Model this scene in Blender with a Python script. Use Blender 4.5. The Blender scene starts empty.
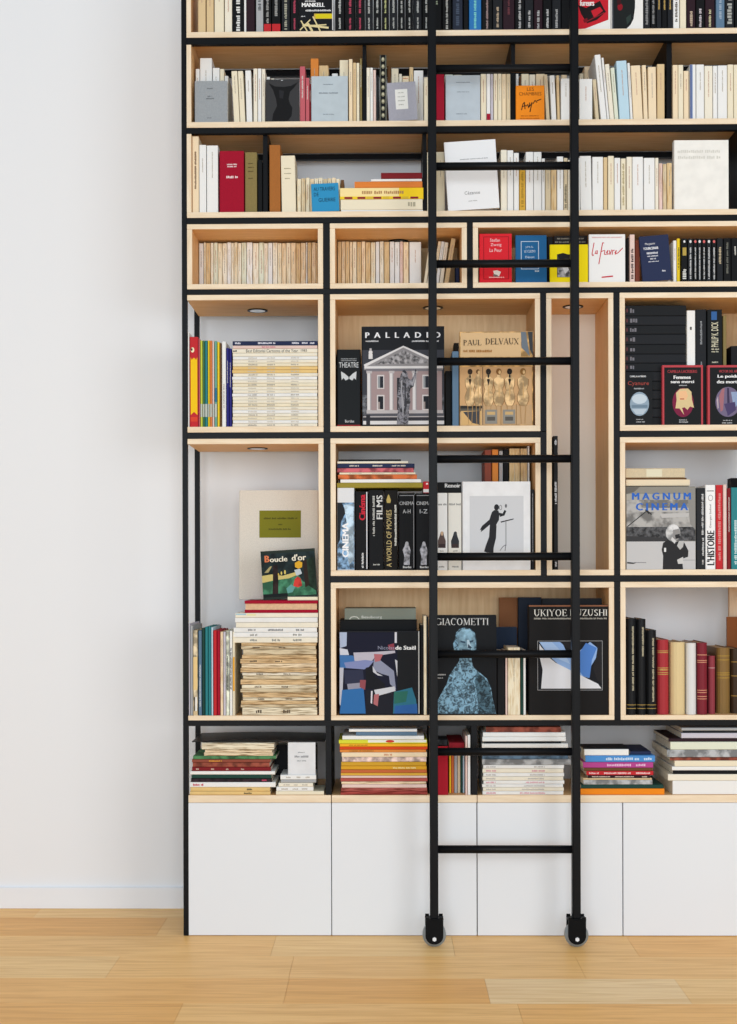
import bpy, bmesh, math, random
from mathutils import Vector, Matrix, Euler
random.seed(7)
C = bpy.context.scene.collection
# ------------------------------------------------------------------ camera
S = 0.0036; D = 4.8; F = D / S; HC = 361 * S; PPX, PPY = 368.5, 575.0
YAW = math.radians(0.76); ROLL = math.radians(0.15)
cam_d = bpy.data.cameras.new('camera'); cam = bpy.data.objects.new('camera', cam_d); C.objects.link(cam)
cam_d.sensor_fit = 'HORIZONTAL'; cam_d.sensor_width = 36.0; cam_d.lens = F / 737 * 36.0
cam_d.shift_y = (PPY - 512) / 737.0
RM = Matrix.Rotation(YAW, 3, 'Z') @ Matrix.Rotation(math.pi / 2, 3, 'X') @ Matrix.Rotation(-ROLL, 3, 'Z')
cam.location = (0, -D, HC); cam.rotation_euler = RM.to_euler()
bpy.context.scene.camera = cam
CP = Vector((0, -D, HC)); RI = RM.transposed()
def P(u, v, d=0.0):
    """point of the plane Y=d seen at photograph position (u, v): returns X, Z"""
    r = RM @ Vector(((u - PPX) / F, -(v - PPY) / F, -1.0)); t = (d + D) / r.y
    return r.x * t, HC + r.z * t
def proj(x, y, z):
    q = RI @ (Vector((x, y, z)) - CP)
    return PPX + F * q.x / -q.z, PPY - F * q.y / -q.z
def ZV(v): return P(400, v, 0)[1]

# ------------------------------------------------------------------ materials
def lin(h):
    h = h.lstrip('#'); o = []
    for i in (0, 2, 4):
        c = int(h[i:i+2], 16) / 255.0
        o.append(c / 12.92 if c <= 0.04045 else ((c + 0.055) / 1.055) ** 2.4)
    return (*o, 1.0)
_m = {}
def mat(hexc, kind='plain'):
    key = (hexc, kind)
    if key in _m: return _m[key]
    m = bpy.data.materials.new(kind + '_' + hexc); m.use_nodes = True
    nt = m.node_tree; N = nt.nodes; L = nt.links; b = N['Principled BSDF']
    col = lin(hexc)
    def noise(scale, sv, detail=3.0):
        tc = N.new('ShaderNodeTexCoord'); mp = N.new('ShaderNodeMapping'); mp.inputs['Scale'].default_value = sv
        n = N.new('ShaderNodeTexNoise'); n.inputs['Scale'].default_value = scale; n.inputs['Detail'].default_value = detail
        oi = N.new('ShaderNodeObjectInfo'); vm = N.new('ShaderNodeVectorMath'); vm.operation = 'MULTIPLY_ADD'; cx_ = N.new('ShaderNodeCombineXYZ')
        for s_ in ('X', 'Y', 'Z'): L.new(oi.outputs['Random'], cx_.inputs[s_])
        vm.inputs[1].default_value = (7, 7, 7); L.new(cx_.outputs[0], vm.inputs[0]); L.new(tc.outputs['Object'], vm.inputs[2])
        L.new(vm.outputs[0], mp.inputs['Vector']); L.new(mp.outputs['Vector'], n.inputs['Vector']); return n
    def ramp(n, c0, c1, p0=.35, p1=.65):
        r = N.new('ShaderNodeValToRGB'); r.color_ramp.elements[0].position = p0; r.color_ramp.elements[1].position = p1
        r.color_ramp.elements[0].color = c0; r.color_ramp.elements[1].color = c1
        L.new(n.outputs['Fac'], r.inputs['Fac']); return r
    def mul(f): return (col[0]*f, col[1]*f, col[2]*f, 1)
    def bump(n, st, dist=.001):
        bp = N.new('ShaderNodeBump'); bp.inputs['Strength'].default_value = st; bp.inputs['Distance'].default_value = dist
        L.new(n.outputs['Fac'], bp.inputs['Height']); L.new(bp.outputs['Normal'], b.inputs['Normal'])
    b.inputs['Base Color'].default_value = col; b.inputs['Roughness'].default_value = .6; b.inputs['Specular IOR Level'].default_value = .14
    if kind == 'paper':
        n = noise(25, (1, 1, 1)); r = ramp(n, mul(.93), mul(1.0)); L.new(r.outputs['Color'], b.inputs['Base Color']); b.inputs['Roughness'].default_value = .75
    elif kind == 'aged':      # worn upright spines
        n = noise(60, (3, 1, .35), 5); r = ramp(n, (col[0]*.8, col[1]*.68, col[2]*.52, 1), mul(1.04), .3, .55); L.new(r.outputs['Color'], b.inputs['Base Color']); b.inputs['Roughness'].default_value = .8
    elif kind == 'agedflat':  # worn lying spines
        n = noise(55, (.3, 1, 6), 7); r = ramp(n, (col[0]*.34, col[1]*.26, col[2]*.18, 1), mul(1.02), .36, .55); L.new(r.outputs['Color'], b.inputs['Base Color']); b.inputs['Roughness'].default_value = .85; bump(n, .4)
    elif kind == 'pages':
        n = noise(90, (1, 1, 1), 4); r = ramp(n, mul(.85), mul(1.0)); L.new(r.outputs['Color'], b.inputs['Base Color']); b.inputs['Roughness'].default_value = .85; bump(n, .2)
    elif kind == 'gloss':
        b.inputs['Roughness'].default_value = .35; b.inputs['Specular IOR Level'].default_value = .08
    elif kind == 'leather':
        n = noise(220, (1, 1, 1), 4); bump(n, .3); b.inputs['Roughness'].default_value = .35
    elif kind == 'cloth':
        n = noise(400, (1, 1, 1), 2); r = ramp(n, mul(.88), mul(1.03)); L.new(r.outputs['Color'], b.inputs['Base Color']); bump(n, .3); b.inputs['Roughness'].default_value = .8
    elif kind == 'mottle':    # photographic texture: strong variation
        n = noise(70, (1, 1, 1), 6); r = ramp(n, mul(.25), (min(1, col[0]*1.7), min(1, col[1]*1.7), min(1, col[2]*1.7), 1), .38, .62); L.new(r.outputs['Color'], b.inputs['Base Color']); b.inputs['Roughness'].default_value = .4
    elif kind == 'rough':
        n = noise(62, (1, 1, 1), 7); n.inputs['Distortion'].default_value = 1.5; r = ramp(n, mul(.22), (min(1, col[0]*1.5), min(1, col[1]*1.5), min(1, col[2]*1.5), 1), .4, .6); L.new(r.outputs['Color'], b.inputs['Base Color']); b.inputs['Roughness'].default_value = .5
    elif kind == 'spots':
        n = noise(28, (1, 1, 1), 3); r = ramp(n, mul(.5), (min(1, col[0]*1.3), min(1, col[1]*1.3), min(1, col[2]*1.3), 1), .42, .6); L.new(r.outputs['Color'], b.inputs['Base Color'])
    elif kind == 'wood':
        n = noise(14, (.6, 6, 6), 5); r = ramp(n, (col[0]*.9, col[1]*.84, col[2]*.77, 1), mul(1.03), .3, .7); L.new(r.outputs['Color'], b.inputs['Base Color']); b.inputs['Roughness'].default_value = .5
    elif kind == 'woodv':
        n = noise(14, (6, 6, .6), 5); r = ramp(n, (col[0]*.9, col[1]*.84, col[2]*.77, 1), mul(1.03), .3, .7); L.new(r.outputs['Color'], b.inputs['Base Color']); b.inputs['Roughness'].default_value = .5
    elif kind == 'oak':
        n = noise(4, (.45, 8, 1), 9); n.inputs['Distortion'].default_value = 1.6
        r = ramp(n, (col[0]*.86, col[1]*.76, col[2]*.62, 1), mul(1.03), .3, .6)
        n2 = noise(60, (.12, 6, 1), 3); r2 = ramp(n2, (.86, .83, .77, 1), (1, 1, 1, 1), .25, .5)
        mx = N.new('ShaderNodeMix'); mx.data_type = 'RGBA'; mx.blend_type = 'MULTIPLY'; mx.inputs[0].default_value = 1
        L.new(r.outputs['Color'], mx.inputs[6]); L.new(r2.outputs['Color'], mx.inputs[7]); L.new(mx.outputs[2], b.inputs['Base Color'])
        b.inputs['Roughness'].default_value = .45; b.inputs['Specular IOR Level'].default_value = .4; bump(n2, .1)
    elif kind == 'steel':
        n = noise(900, (1, 1, 1), 1); bump(n, .12, .0004); b.inputs['Roughness'].default_value = .42
    elif kind == 'plaster':
        n = noise(60, (1, 1, 1), 4); bump(n, .05); b.inputs['Roughness'].default_value = .85
    elif kind == 'lacquer':
        b.inputs['Roughness'].default_value = .35
    elif kind == 'metal':
        b.inputs['Metallic'].default_value = 1; b.inputs['Roughness'].default_value = .3
    elif kind == 'rubber':
        b.inputs['Roughness'].default_value = .35; b.inputs['Transmission Weight'].default_value = .3
    _m[key] = m; return m

WOOD = [mat('eabd86', 'wood'), mat('f1dfc4', 'wood')]; WOODV = [mat('eabd86', 'woodv'), mat('f1dfc4', 'woodv')]; BLACK = mat('0c0d10', 'steel')
# ------------------------------------------------------------------ mesh helpers
def addbox(bm, x0, x1, y0, y1, z0, z1, bev=0.0, mi=0):
    vs = [bm.verts.new((x, y, z)) for x in (x0, x1) for y in (y0, y1) for z in (z0, z1)]
    fs = [(0,1,3,2),(4,6,7,5),(0,4,5,1),(2,3,7,6),(0,2,6,4),(1,5,7,3)]
    new = [bm.faces.new([vs[i] for i in f]) for f in fs]
    for f in new: f.material_index = mi
    if bev > 0:
        ed = list({e for f in new for e in f.edges})
        bmesh.ops.bevel(bm, geom=ed, offset=bev, segments=2, affect='EDGES')
def addcyl(bm, c, r, h, axis='Y', seg=24, r2=None):
    """cylinder from c along +axis for h"""
    rot = {'Y': Matrix.Rotation(-math.pi/2, 4, 'X'), 'X': Matrix.Rotation(math.pi/2, 4, 'Y'), 'Z': Matrix.Identity(4)}[axis]
    off = {'Y': Vector((0, h/2, 0)), 'X': Vector((h/2, 0, 0)), 'Z': Vector((0, 0, h/2))}[axis]
    bmesh.ops.create_cone(bm, cap_ends=True, segments=seg, radius1=r, radius2=r if r2 is None else r2, depth=h,
                          matrix=Matrix.Translation(Vector(c) + off) @ rot)
def finish(name, bm, mats, parent=None, smooth=False, recalc=True):
    if recalc: bmesh.ops.recalc_face_normals(bm, faces=bm.faces)
    me = bpy.data.meshes.new(name); bm.to_mesh(me); bm.free()
    if not isinstance(mats, (list, tuple)): mats = [mats]
    elif mats is WOOD or mats is WOODV:            # veneer on the faces, pale edge banding at the front
        for p in me.polygons: p.material_index = 1 if p.normal.y < -.7 else 0
    for m in mats: me.materials.append(m)
    if smooth:
        for p in me.polygons: p.use_smooth = True
    o = bpy.data.objects.new(name, me); C.objects.link(o)
    if parent: o.parent = parent
    return o
def boxobj(name, x0, x1, y0, y1, z0, z1, m, parent=None, bev=.0006):
    bm = bmesh.new(); addbox(bm, x0, x1, y0, y1, z0, z1, bev); return finish(name, bm, m, parent)
_labels = {}
def thing(name, label, cat, loc=(0, 0, 0), group=None):
    o = bpy.data.objects.new(name, None); C.objects.link(o); o.location = loc; o.empty_display_size = .02
    return tag(o, label, cat, group)
def tag(o, label, cat, group=None):
    n = len(label.split())
    if n < 4 or n > 16: print('LABEL LENGTH', n, label)
    if label in _labels: print('DUP LABEL', label)
    _labels[label] = 1
    o['label'] = label; o['category'] = cat
    if group: o['group'] = group
    return o
def struct(o): o['kind'] = 'structure'; return o

# text as flat mesh, cached: verts normalised to its bounding box
_t = {}
def textgeo(s, bold=0.0):
    bold = 0; k = (s, bold)
    if k in _t: return _t[k]
    cu = bpy.data.curves.new('t', 'FONT'); cu.body = s; cu.size = 1; cu.resolution_u = 2; cu.offset = bold; cu.align_x = 'CENTER'; cu.fill_mode = 'FRONT'
    ob = bpy.data.objects.new('t', cu); C.objects.link(ob)
    dg = bpy.context.evaluated_depsgraph_get(); me = bpy.data.meshes.new_from_object(ob.evaluated_get(dg))
    vs = [v.co.copy() for v in me.vertices]; fs = [tuple(p.vertices) for p in me.polygons]
    x0 = min(v.x for v in vs); x1 = max(v.x for v in vs); y0 = min(v.y for v in vs); y1 = max(v.y for v in vs)
    vs = [((v.x - x0) / (x1 - x0), (v.y - y0) / (y1 - y0)) for v in vs]
    bpy.data.objects.remove(ob); bpy.data.curves.remove(cu); bpy.data.meshes.remove(me)
    _t[k] = (vs, fs); return _t[k]

# ------------------------------------------------------------------ books
class Book: pass
def book(name, label, cat, x0, x1, yt, zf, d, col, form='spine', depth=None, kind='plain', pages='efe6d2', hard=False, roll=0.0,
         lean=0.0, bulge=0.0, group=None, yb=None, thick=None, lean_px=None, turn=0.0, pagekind='pages', gapx=.0002, ethick=None):
    """x0,x1,yt: photograph position of the face towards us; zf: height it stands on (or yb: photograph position of its lower edge).
       form spine = upright, spine to us; face = cover to us; flat = lying, spine to us; edge = lying, page edges to us."""
    zt0 = P((x0+x1)/2, yt, d)[1]
    if zf is None: zf = P((x0+x1)/2, yb, d)[1]
    vb = proj(P(x0, 500, d)[0], d, zf)[1]
    vm = (yt + vb) / 2
    X0 = P(x0, vm if lean_px is None else vb, d)[0]; X1 = P(x1, vm if lean_px is None else vb, d)[0]
    w = X1 - X0 - 2*gapx; h = zt0 - zf - (.0001 if form in ('flat', 'edge') else 0)
    if lean_px is not None:
        roll = math.degrees(math.atan2(-lean_px, vb - yt)); h = h / math.cos(math.radians(roll)) - abs(math.sin(math.radians(roll))) * w * .8
    if depth is None:
        depth = {'spine': min(.7 * h, .285 - max(d, 0)), 'face': thick or .02, 'flat': .21, 'edge': .21}[form]
    if form == 'face' and thick: depth = thick
    if form == 'spine': T, W, H = w, depth, h; mp = lambda a, b, c: (a, b, c)
    elif form == 'face': T, W, H = depth, w, h; mp = lambda a, b, c: (b, a, c)
    elif form == 'flat': T, W, H = h, depth, w; mp = lambda a, b, c: (c, b, a)
    else: T, W, H = h, depth, w; mp = lambda a, b, c: (c, W - b, a)
    e = ethick or min(.0025 if hard else .0006, T * .2)
    ry = -math.radians(roll); rx = -math.radians(lean); R = Euler((rx, ry, math.radians(turn)), 'XYZ').to_matrix()
    piv = Vector((0 if roll >= 0 else w, depth if lean else 0, 0))
    if turn: piv = Vector((w/2, 0 if lean == 0 else depth, 0))
    loc = Vector((X0 + gapx + piv.x, d + piv.y, zf + .0002)) - R @ piv
    t = thing(name, label, cat, loc, group); t.rotation_euler = (rx, ry, math.radians(turn))
    # cover
    r = min(T * .3, .0025) if not hard else min(T * .45, .004)
    bl = bulge * T
    out = [(0, W), (0, r + bl)]
    n = 7 if bulge else 3
    if bulge:
        for i in range(n + 1):
            a = math.pi * i / n; out.append((T/2 - T/2*math.cos(a)*.98, (r+bl) - (r+bl)*math.sin(a)))
    else:
        out += [(r*.3, r*.3), (r, 0), (T - r, 0), (T - r*.3, r*.3)]
    out += [(T, r + bl), (T, W), (T - e, W), (T - e, r + bl + e), (e, r + bl + e), (e, W)]
    bm = bmesh.new(); A = [bm.verts.new(mp(a, b, 0)) for a, b in out]; B_ = [bm.verts.new(mp(a, b, H)) for a, b in out]
    k = len(out)
    for i in range(k): bm.faces.new((A[i], A[(i+1) % k], B_[(i+1) % k], B_[i]))
    bm.faces.new(A); bm.faces.new(list(reversed(B_)))
    cov = finish('cover', bm, mat(col, kind), t)
    ins = .003 if hard else .0004
    bm = bmesh.new(); q = e * 1.02
    pa = mp(q, r + bl + e + .0005, ins); pb = mp(T - q, W - (.003 if hard else .0006), H - ins)
    addbox(bm, min(pa[0], pb[0]), max(pa[0], pb[0]), min(pa[1], pb[1]), max(pa[1], pb[1]), min(pa[2], pb[2]), max(pa[2], pb[2]))
    finish('page_block', bm, mat(pages, pagekind), t)
    b = Book(); b.o = t; b.w = w; b.h = h; b.x0 = x0; b.x1 = x1; b.yt = yt; b.yb = vb; b.T = T; b.front = 0.0; b.cov = cov; b.depth = depth; b.W = W
    if form == 'edge': b.front = 0
    return b
def uv(b, u, v, lift):
    return ((u - b.x0) / (b.x1 - b.x0) * b.w, -lift, (b.yb - v) / (b.yb - b.yt) * b.h)
def art(b, shapes, name='cover_picture', kindd='plain'):
    """shapes: (hex[,kind]), [points]  flat printed areas, later ones on top"""
    bm = bmesh.new(); ms = []; 
    for i, (c, pts) in enumerate(shapes):
        key = c if isinstance(c, tuple) else (c, kindd)
        m = mat(*key)
        if m not in ms: ms.append(m)
        lift = .0002 + .00004 * i
        us = [uv(b, min(max(u, min(b.x0, b.x1)+.15), b.x1-.15), min(max(v, b.yt+.15), b.yb-.15), lift) for u, v in pts]
        f = bm.faces.new([bm.verts.new(p) for p in us]); f.material_index = ms.index(m)
        f.normal_update()
        if f.normal.y > 0: f.normal_flip()
    b.nart = .00025 + .00004 * len(shapes)
    return finish(name, bm, ms, b.o, recalc=False)
def rc(u0, v0, u1, v1): return [(u0, v0), (u1, v0), (u1, v1), (u0, v1)]
def ell(cx, cy, rx, ry, n=20): return [(cx + rx*math.cos(2*math.pi*i/n), cy + ry*math.sin(2*math.pi*i/n)) for i in range(n)]
# a small roman capital alphabet (strokes in a unit-high box): l line, s serif foot, a arc
_TK, _TN = .135, .05
_G = {
 'A': (.86, [('l',.1,0,.43,1,_TN),('l',.43,1,.76,0,_TK),('l',.24,.34,.62,.34,_TN),('s',.1,0),('s',.76,0)]),
 'C': (.86, [('a',.45,.5,.38,.5,50,310),('l',.78,.72,.78,.98,_TN)]),
 'D': (.9, [('l',.18,0,.18,1,_TK),('s',.18,0),('s',.18,1),('a',.3,.5,.5,.475,-90,90),('l',.18,.975,.34,.975,_TN),('l',.18,.025,.34,.025,_TN)]),
 'E': (.72, [('l',.18,0,.18,1,_TK),('s',.18,0),('s',.18,1),('l',.18,.975,.64,.975,_TN),('l',.18,.025,.68,.025,_TN),('l',.18,.5,.52,.5,_TN),('l',.64,.8,.64,1,_TN),('l',.68,0,.68,.2,_TN),('l',.52,.4,.52,.6,_TN)]),
 'G': (.92, [('a',.45,.5,.38,.5,50,325),('l',.76,.04,.76,.42,_TK),('s',.76,.42),('l',.76,.75,.76,.98,_TN)]),
 'H': (.94, [('l',.18,0,.18,1,_TK),('l',.76,0,.76,1,_TK),('l',.18,.5,.76,.5,_TN),('s',.18,0),('s',.18,1),('s',.76,0),('s',.76,1)]),
 'I': (.36, [('l',.18,0,.18,1,_TK),('s',.18,0),('s',.18,1)]),
 'K': (.86, [('l',.18,0,.18,1,_TK),('l',.25,.42,.68,1,_TN),('l',.36,.55,.74,0,_TK),('s',.18,0),('s',.18,1),('s',.68,1),('s',.74,0)]),
 'L': (.7, [('l',.18,0,.18,1,_TK),('s',.18,0),('s',.18,1),('l',.18,.025,.64,.025,_TN),('l',.64,0,.64,.22,_TN)]),
 'M': (1.08, [('l',.16,0,.18,1,_TN),('l',.2,1,.52,.04,_TK),('l',.52,.04,.86,1,_TN),('l',.9,0,.88,1,_TK),('s',.16,0),('s',.9,0),('s',.14,1),('s',.92,1)]),
 'O': (.96, [('a',.48,.5,.4,.5,0,360)]),
 'P': (.74, [('l',.18,0,.18,1,_TK),('s',.18,0),('s',.18,1),('a',.3,.74,.34,.24,-90,90),('l',.18,.975,.32,.975,_TN),('l',.18,.5,.32,.5,_TN)]),
 'S': (.66, [('a',.33,.75,.24,.24,20,270),('a',.33,.26,.26,.25,-160,90)]),
 'T': (.78, [('l',.39,0,.39,1,_TK),('s',.39,0),('l',.06,.975,.72,.975,_TN),('l',.06,.78,.06,1,_TN),('l',.72,.78,.72,1,_TN)]),
 'U': (.9, [('l',.18,.3,.18,1,_TK),('l',.72,.3,.72,1,_TN),('a',.45,.32,.27,.32,180,360),('s',.18,1),('s',.72,1)]),
 'V': (.84, [('l',.1,1,.42,0,_TK),('l',.42,0,.74,1,_TN),('s',.1,1),('s',.74,1)]),
 'X': (.84, [('l',.12,1,.72,0,_TK),('l',.12,0,.72,1,_TN),('s',.12,1),('s',.72,1),('s',.12,0),('s',.72,0)]),
 'Y': (.82, [('l',.1,1,.41,.48,_TK),('l',.41,.48,.72,1,_TN),('l',.41,0,.41,.5,_TK),('s',.1,1),('s',.72,1),('s',.41,0)]),
 'Z': (.74, [('l',.08,.975,.68,.975,_TN),('l',.06,.025,.7,.025,_TN),('l',.62,1,.12,0,_TK),('l',.08,.8,.08,1,_TN),('l',.7,0,.7,.2,_TN)]),
 ' ': (.45, [])}
def serifgeo(s):
    k = ('serif', s)
    if k in _t: return _t[k]
    vs = []; fs = []; x = 0
    def quad(p): n = len(vs); vs.extend(p); fs.append((n, n+1, n+2, n+3))
    for ch in s:
        w, st = _G[ch]
        for q in st:
            if q[0] == 'l':
                _, a, b1, c, d1, t = q; dx, dy = c-a, d1-b1; l = math.hypot(dx, dy); nx, ny = -dy/l*t/2, dx/l*t/2
                if abs(dy) > abs(dx): nx, ny = t/2*(1 if dy < 0 else -1), 0
                quad([(x+a+nx, b1+ny), (x+c+nx, d1+ny), (x+c-nx, d1-ny), (x+a-nx, b1-ny)])
            elif q[0] == 's':
                _, a, b1 = q; b0 = b1 if b1 < .5 else b1 - .045; quad([(x+a-.13, b0), (x+a+.13, b0), (x+a+.13, b0+.045), (x+a-.13, b0+.045)])
            else:
                _, cx, cy, rx_, ry_, a0, a1 = q; n = 14; pr = None
                for i in range(n+1):
                    a = math.radians(a0 + (a1-a0)*i/n); t = _TN + (_TK-_TN)*abs(math.cos(a))
                    o = (x+cx+rx_*math.cos(a), cy+ry_*math.sin(a)); n_ = (x+cx+(rx_-t)*math.cos(a), cy+(ry_-t*.8)*math.sin(a))
                    if pr: quad([pr[0], o, n_, pr[1]])
                    pr = (o, n_)
        x += w
    x0 = min(v[0] for v in vs); x1 = max(v[0] for v in vs)
    vs = [((a-x0)/(x1-x0), c) for a, c in vs]; _t[k] = (vs, fs); return _t[k]
def lettering(b, items, col, name='title_lettering', lift=None, kind='plain', serif=False):
    """items: (text,u0,u1,v0,v1[,rot[,bold]]) exact boxes in photograph position"""
    if lift is None: lift = getattr(b, 'nart', .0003) + .00015
    for it in items:
        bm = bmesh.new()
        s, u0, u1, v0, v1 = it[:5]; rot = it[5] if len(it) > 5 else 0; bold = it[6] if len(it) > 6 else .008
        vs, fs = serifgeo(s) if serif else textgeo(s); vv = []
        hgt = abs(v1-v0) if rot == 0 else abs(u1-u0); cps = [(0, 0)] + ([(min(.07, bold*2.2)*hgt, -.00003), (-min(.07, bold*2.2)*hgt, -.00006)] if bold >= .02 else [])
        if serif: cps = [(0, 0)]
        allf = []
        for sh_, dl in cps:
          base_ = len(vv)
          for a, c in vs:
            if rot == 0: u, v = u0 + a*(u1-u0) + sh_, v1 - c*(v1-v0)
            elif rot == 90: u, v = u1 - c*(u1-u0), v1 - a*(v1-v0) + sh_
            else: u, v = u0 + c*(u1-u0), v0 + a*(v1-v0) + sh_
            vv.append(bm.verts.new(uv(b, u, v, lift + dl)))
          allf += [[q + base_ for q in f] for f in fs]
        for i, f in enumerate(allf):
            try: bm.faces.new([vv[i] for i in f])
            except ValueError: pass
        bmesh.ops.dissolve_degenerate(bm, dist=1e-7, edges=bm.edges)
        for f in bm.faces:
            f.normal_update()
            if f.normal.y > 0: f.normal_flip()
        finish(name, bm, mat(col, kind), b.o, recalc=False)
def dashes(b, boxes, col, name='title_lettering', lift=None):
    """illegible small print: (u0,u1,v0,v1,dir) filled with glyph-sized marks"""
    if lift is None: lift = getattr(b, 'nart', .0003) + .00015
    for u0, u1, v0, v1, dr in boxes:
        bm = bmesh.new()
        L0, L1, c0, c1 = (v0, v1, u0, u1) if dr == 'v' else (u0, u1, v0, v1)
        p = L0; cw = abs(c1 - c0) * .62; k = 0
        while p < L1 - cw*.5:
            if random.random() < .14 and k > 2: p += cw * .8; k = 0; continue
            q = min(p + cw * random.uniform(.55, .95), L1); a = c0 + (c1-c0)*random.choice((0, 0, .22)); z = c1 - (c1-c0)*random.choice((0, 0, .1))
            pts = rc(a, p, z, q) if dr == 'v' else rc(p, a, q, z)
            f = bm.faces.new([bm.verts.new(uv(b, u, v, lift)) for u, v in pts]); f.normal_update()
            if f.normal.y > 0: f.normal_flip()
            p = q + cw * .28; k += 1
        if len(bm.faces): finish(name, bm, mat(col), b.o, recalc=False)
        else: bm.free()
def ribbon(pts, w):
    """polyline (photograph positions) -> quads of width w"""
    out = []
    for (a, b_), (c, d_) in zip(pts, pts[1:]):
        dx, dy = c-a, d_-b_; l = math.hypot(dx, dy) or 1; nx, ny = -dy/l*w/2, dx/l*w/2; ex, ey = dx/l*w*.3, dy/l*w*.3
        out.append([(a-ex+nx, b_-ey+ny), (c+ex+nx, d_+ey+ny), (c+ex-nx, d_+ey-ny), (a-ex-nx, b_-ey-ny)])
    return out

ONES = ['','first','second','third','fourth','fifth','sixth','seventh','eighth','ninth','tenth','eleventh','twelfth','thirteenth','fourteenth','fifteenth','sixteenth','seventeenth','eighteenth','nineteenth']
def ordn(n):
    if n < 20: return ONES[n]
    t, r = divmod(n, 10); T = {2: ('twenty', 'twentieth'), 3: ('thirty', 'thirtieth'), 4: ('forty', 'fortieth')}[t]
    return T[1] if r == 0 else T[0] + '-' + ONES[r]
PAL = dict(cream='ece1c6', ivory='eee6d3', white='ecebe8', tan='dcc194', beige='d8c7a6', grey='a9abad', black='101113', charcoal='202226', navy='27304f',
           brown='6b4a2c', olive='8a7a4c', crimson='a3142e', red='c02a30', rose='bf5f68', orange='df8a3e', yellow='f0cf2e', gold='d9ab42', blue='2e74b5', teal='2f8086',
           green='4c7a50', pink='e4c8bf', lightblue='bcd8e6', plum='2c1a22', purple='6f4f8f', magenta='b5468d', indigo='2d2c7a', bluegrey='5f7a93', rust='8f4a3a',
           darkgreen='20443c', peach='efdab8', lilac='c9c4cf', terracotta='c4683a', palegreen='dfe3cf', darkred='7c1c22')
WORD = dict(lightblue='light blue', bluegrey='blue-grey', darkgreen='dark green', palegreen='pale greenish', darkred='dark red')
def hx(c): return PAL.get(c, c)
def row(items, zf, d, place, group, kind='plain', name='paperback_book', word='paperback', side='from left', letter=True, start=1, **kw):
    """items: (x0,x1,ytop,colour[,opts])"""
    out = []
    if place.split(' ')[0] in ('left', 'right', 'behind', 'after', 'beside', 'between', 'next', 'past', 'before'): place = 'of those ' + place
    for i, it in enumerate(items):
        x0, x1, yt, c = it[:4]; o = dict(it[4]) if len(it) > 4 else {}
        w = WORD.get(c, c); lp = o.pop('l', None); art_ = o.pop('art', None); foot = o.pop('foot', None); dk = o.pop('dash', 'auto'); wd = o.pop('word', word); extra = o.pop('x', '')
        o2 = dict(kw); o2.update(o); kd = o2.pop('kind', kind); nm = o2.pop('name', name); lab = o2.pop('label', None); dd = o2.pop('d', d)
        label = lab or f"{w} {wd}{' ' + extra if extra else ''}, {ordn(i + start)} {side} {place}"
        b = book(nm, label, 'book', x0, x1, yt, zf, dd, hx(c), kind=kd, group=group, lean_px=lp, **o2)
        tw = b.x1 - b.x0; cx = (b.x0 + b.x1) / 2; hh = b.yb - b.yt
        if art_: art(b, [('5a6a98', rc(b.x0, b.yt, b.x0 + (b.x1-b.x0)*.5, b.yb)), ('8fa0c0', rc(b.x0 + (b.x1-b.x0)*.35, b.yt, b.x0 + (b.x1-b.x0)*.5, b.yb))], 'spine_panel')
        if foot: art(b, [(hx(foot), rc(b.x0, b.yb - hh*.16 if hh < 60 else b.yb-7, b.x1, b.yb))], 'spine_label')
        if dk == 'auto' and letter:
            dark = sum(lin(hx(c))[:3]) < .9
            wq = min(tw*.13, .8) if dark else min(tw*.1, .45); dashes(b, [(cx - wq, cx + wq, b.yt + hh*random.uniform(.08, .2), b.yt + hh*random.uniform(.4, .62), 'v')], 'cfcdc6' if dark else random.choice(('b0a797', 'b8af9f', 'c09a86')))
        elif dk and dk != 'auto' and letter:
            dashes(b, dk[1](b) if callable(dk[1]) else dk[1], dk[0])
        out.append(b)
    return out
def stack(items, zbase, d, place, group, name='magazine', word='magazine', depth=.21, kind='plain', form='flat', start=1, marks=True, jit=.7):
    """lying things from the bottom up: (x0,x1,ybottom,ytop,colour[,opts]); each rests on the one below"""
    z = zbase; out = []
    for i, it in enumerate(items):
        x0, x1, yb, yt, c = it[:5]; o = dict(it[5]) if len(it) > 5 else {}
        w = WORD.get(c, c); wd = o.pop('word', word); mk = o.pop('m', 0); lab = o.pop('label', None); cw = o.pop('cw', w)
        nm = o.pop('name', name); kd = o.pop('kind', kind); fm = o.pop('form', form); dp = o.pop('depth', depth); dd = o.pop('d', d); cat = o.pop('cat', 'book' if 'book' in nm else 'magazine')
        lab = lab or f"{cw} {wd}, {ordn(i + start)} from bottom {place}"
        o.setdefault('turn', random.uniform(-jit, jit)) if x1 < 700 else None
        z0 = z; z1 = max(P((x0+x1)/2, yt, dd)[1], z0 + .003)
        yte = proj(P((x0+x1)/2, yt, dd)[0], dd, z1)[1]
        b = book(nm, lab, cat, x0, x1, yte, z0, dd, hx(c), form=fm, depth=dp, kind=kd, group=group, **o)
        if mk: dashes(b, [(u0, u1, b.yt + (b.yb-b.yt)*.3, b.yt + (b.yb-b.yt)*.72, 'h') for u0, u1 in mk[1]], mk[0])
        elif marks and mk is not None:
            a = random.uniform(.12, .2); dashes(b, [(x0 + (x1-x0)*q, x0 + (x1-x0)*(q+random.uniform(.06, .2)), b.yt + (b.yb-b.yt)*.35, b.yt + (b.yb-b.yt)*.68, 'h') for q in (a, a+.3, a+.55)], 'b5ada0' if sum(lin(hx(c))[:3]) > .9 else 'd8d2c6')
        z = z1 + .0004; out.append(b)
    return out, z

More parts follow.
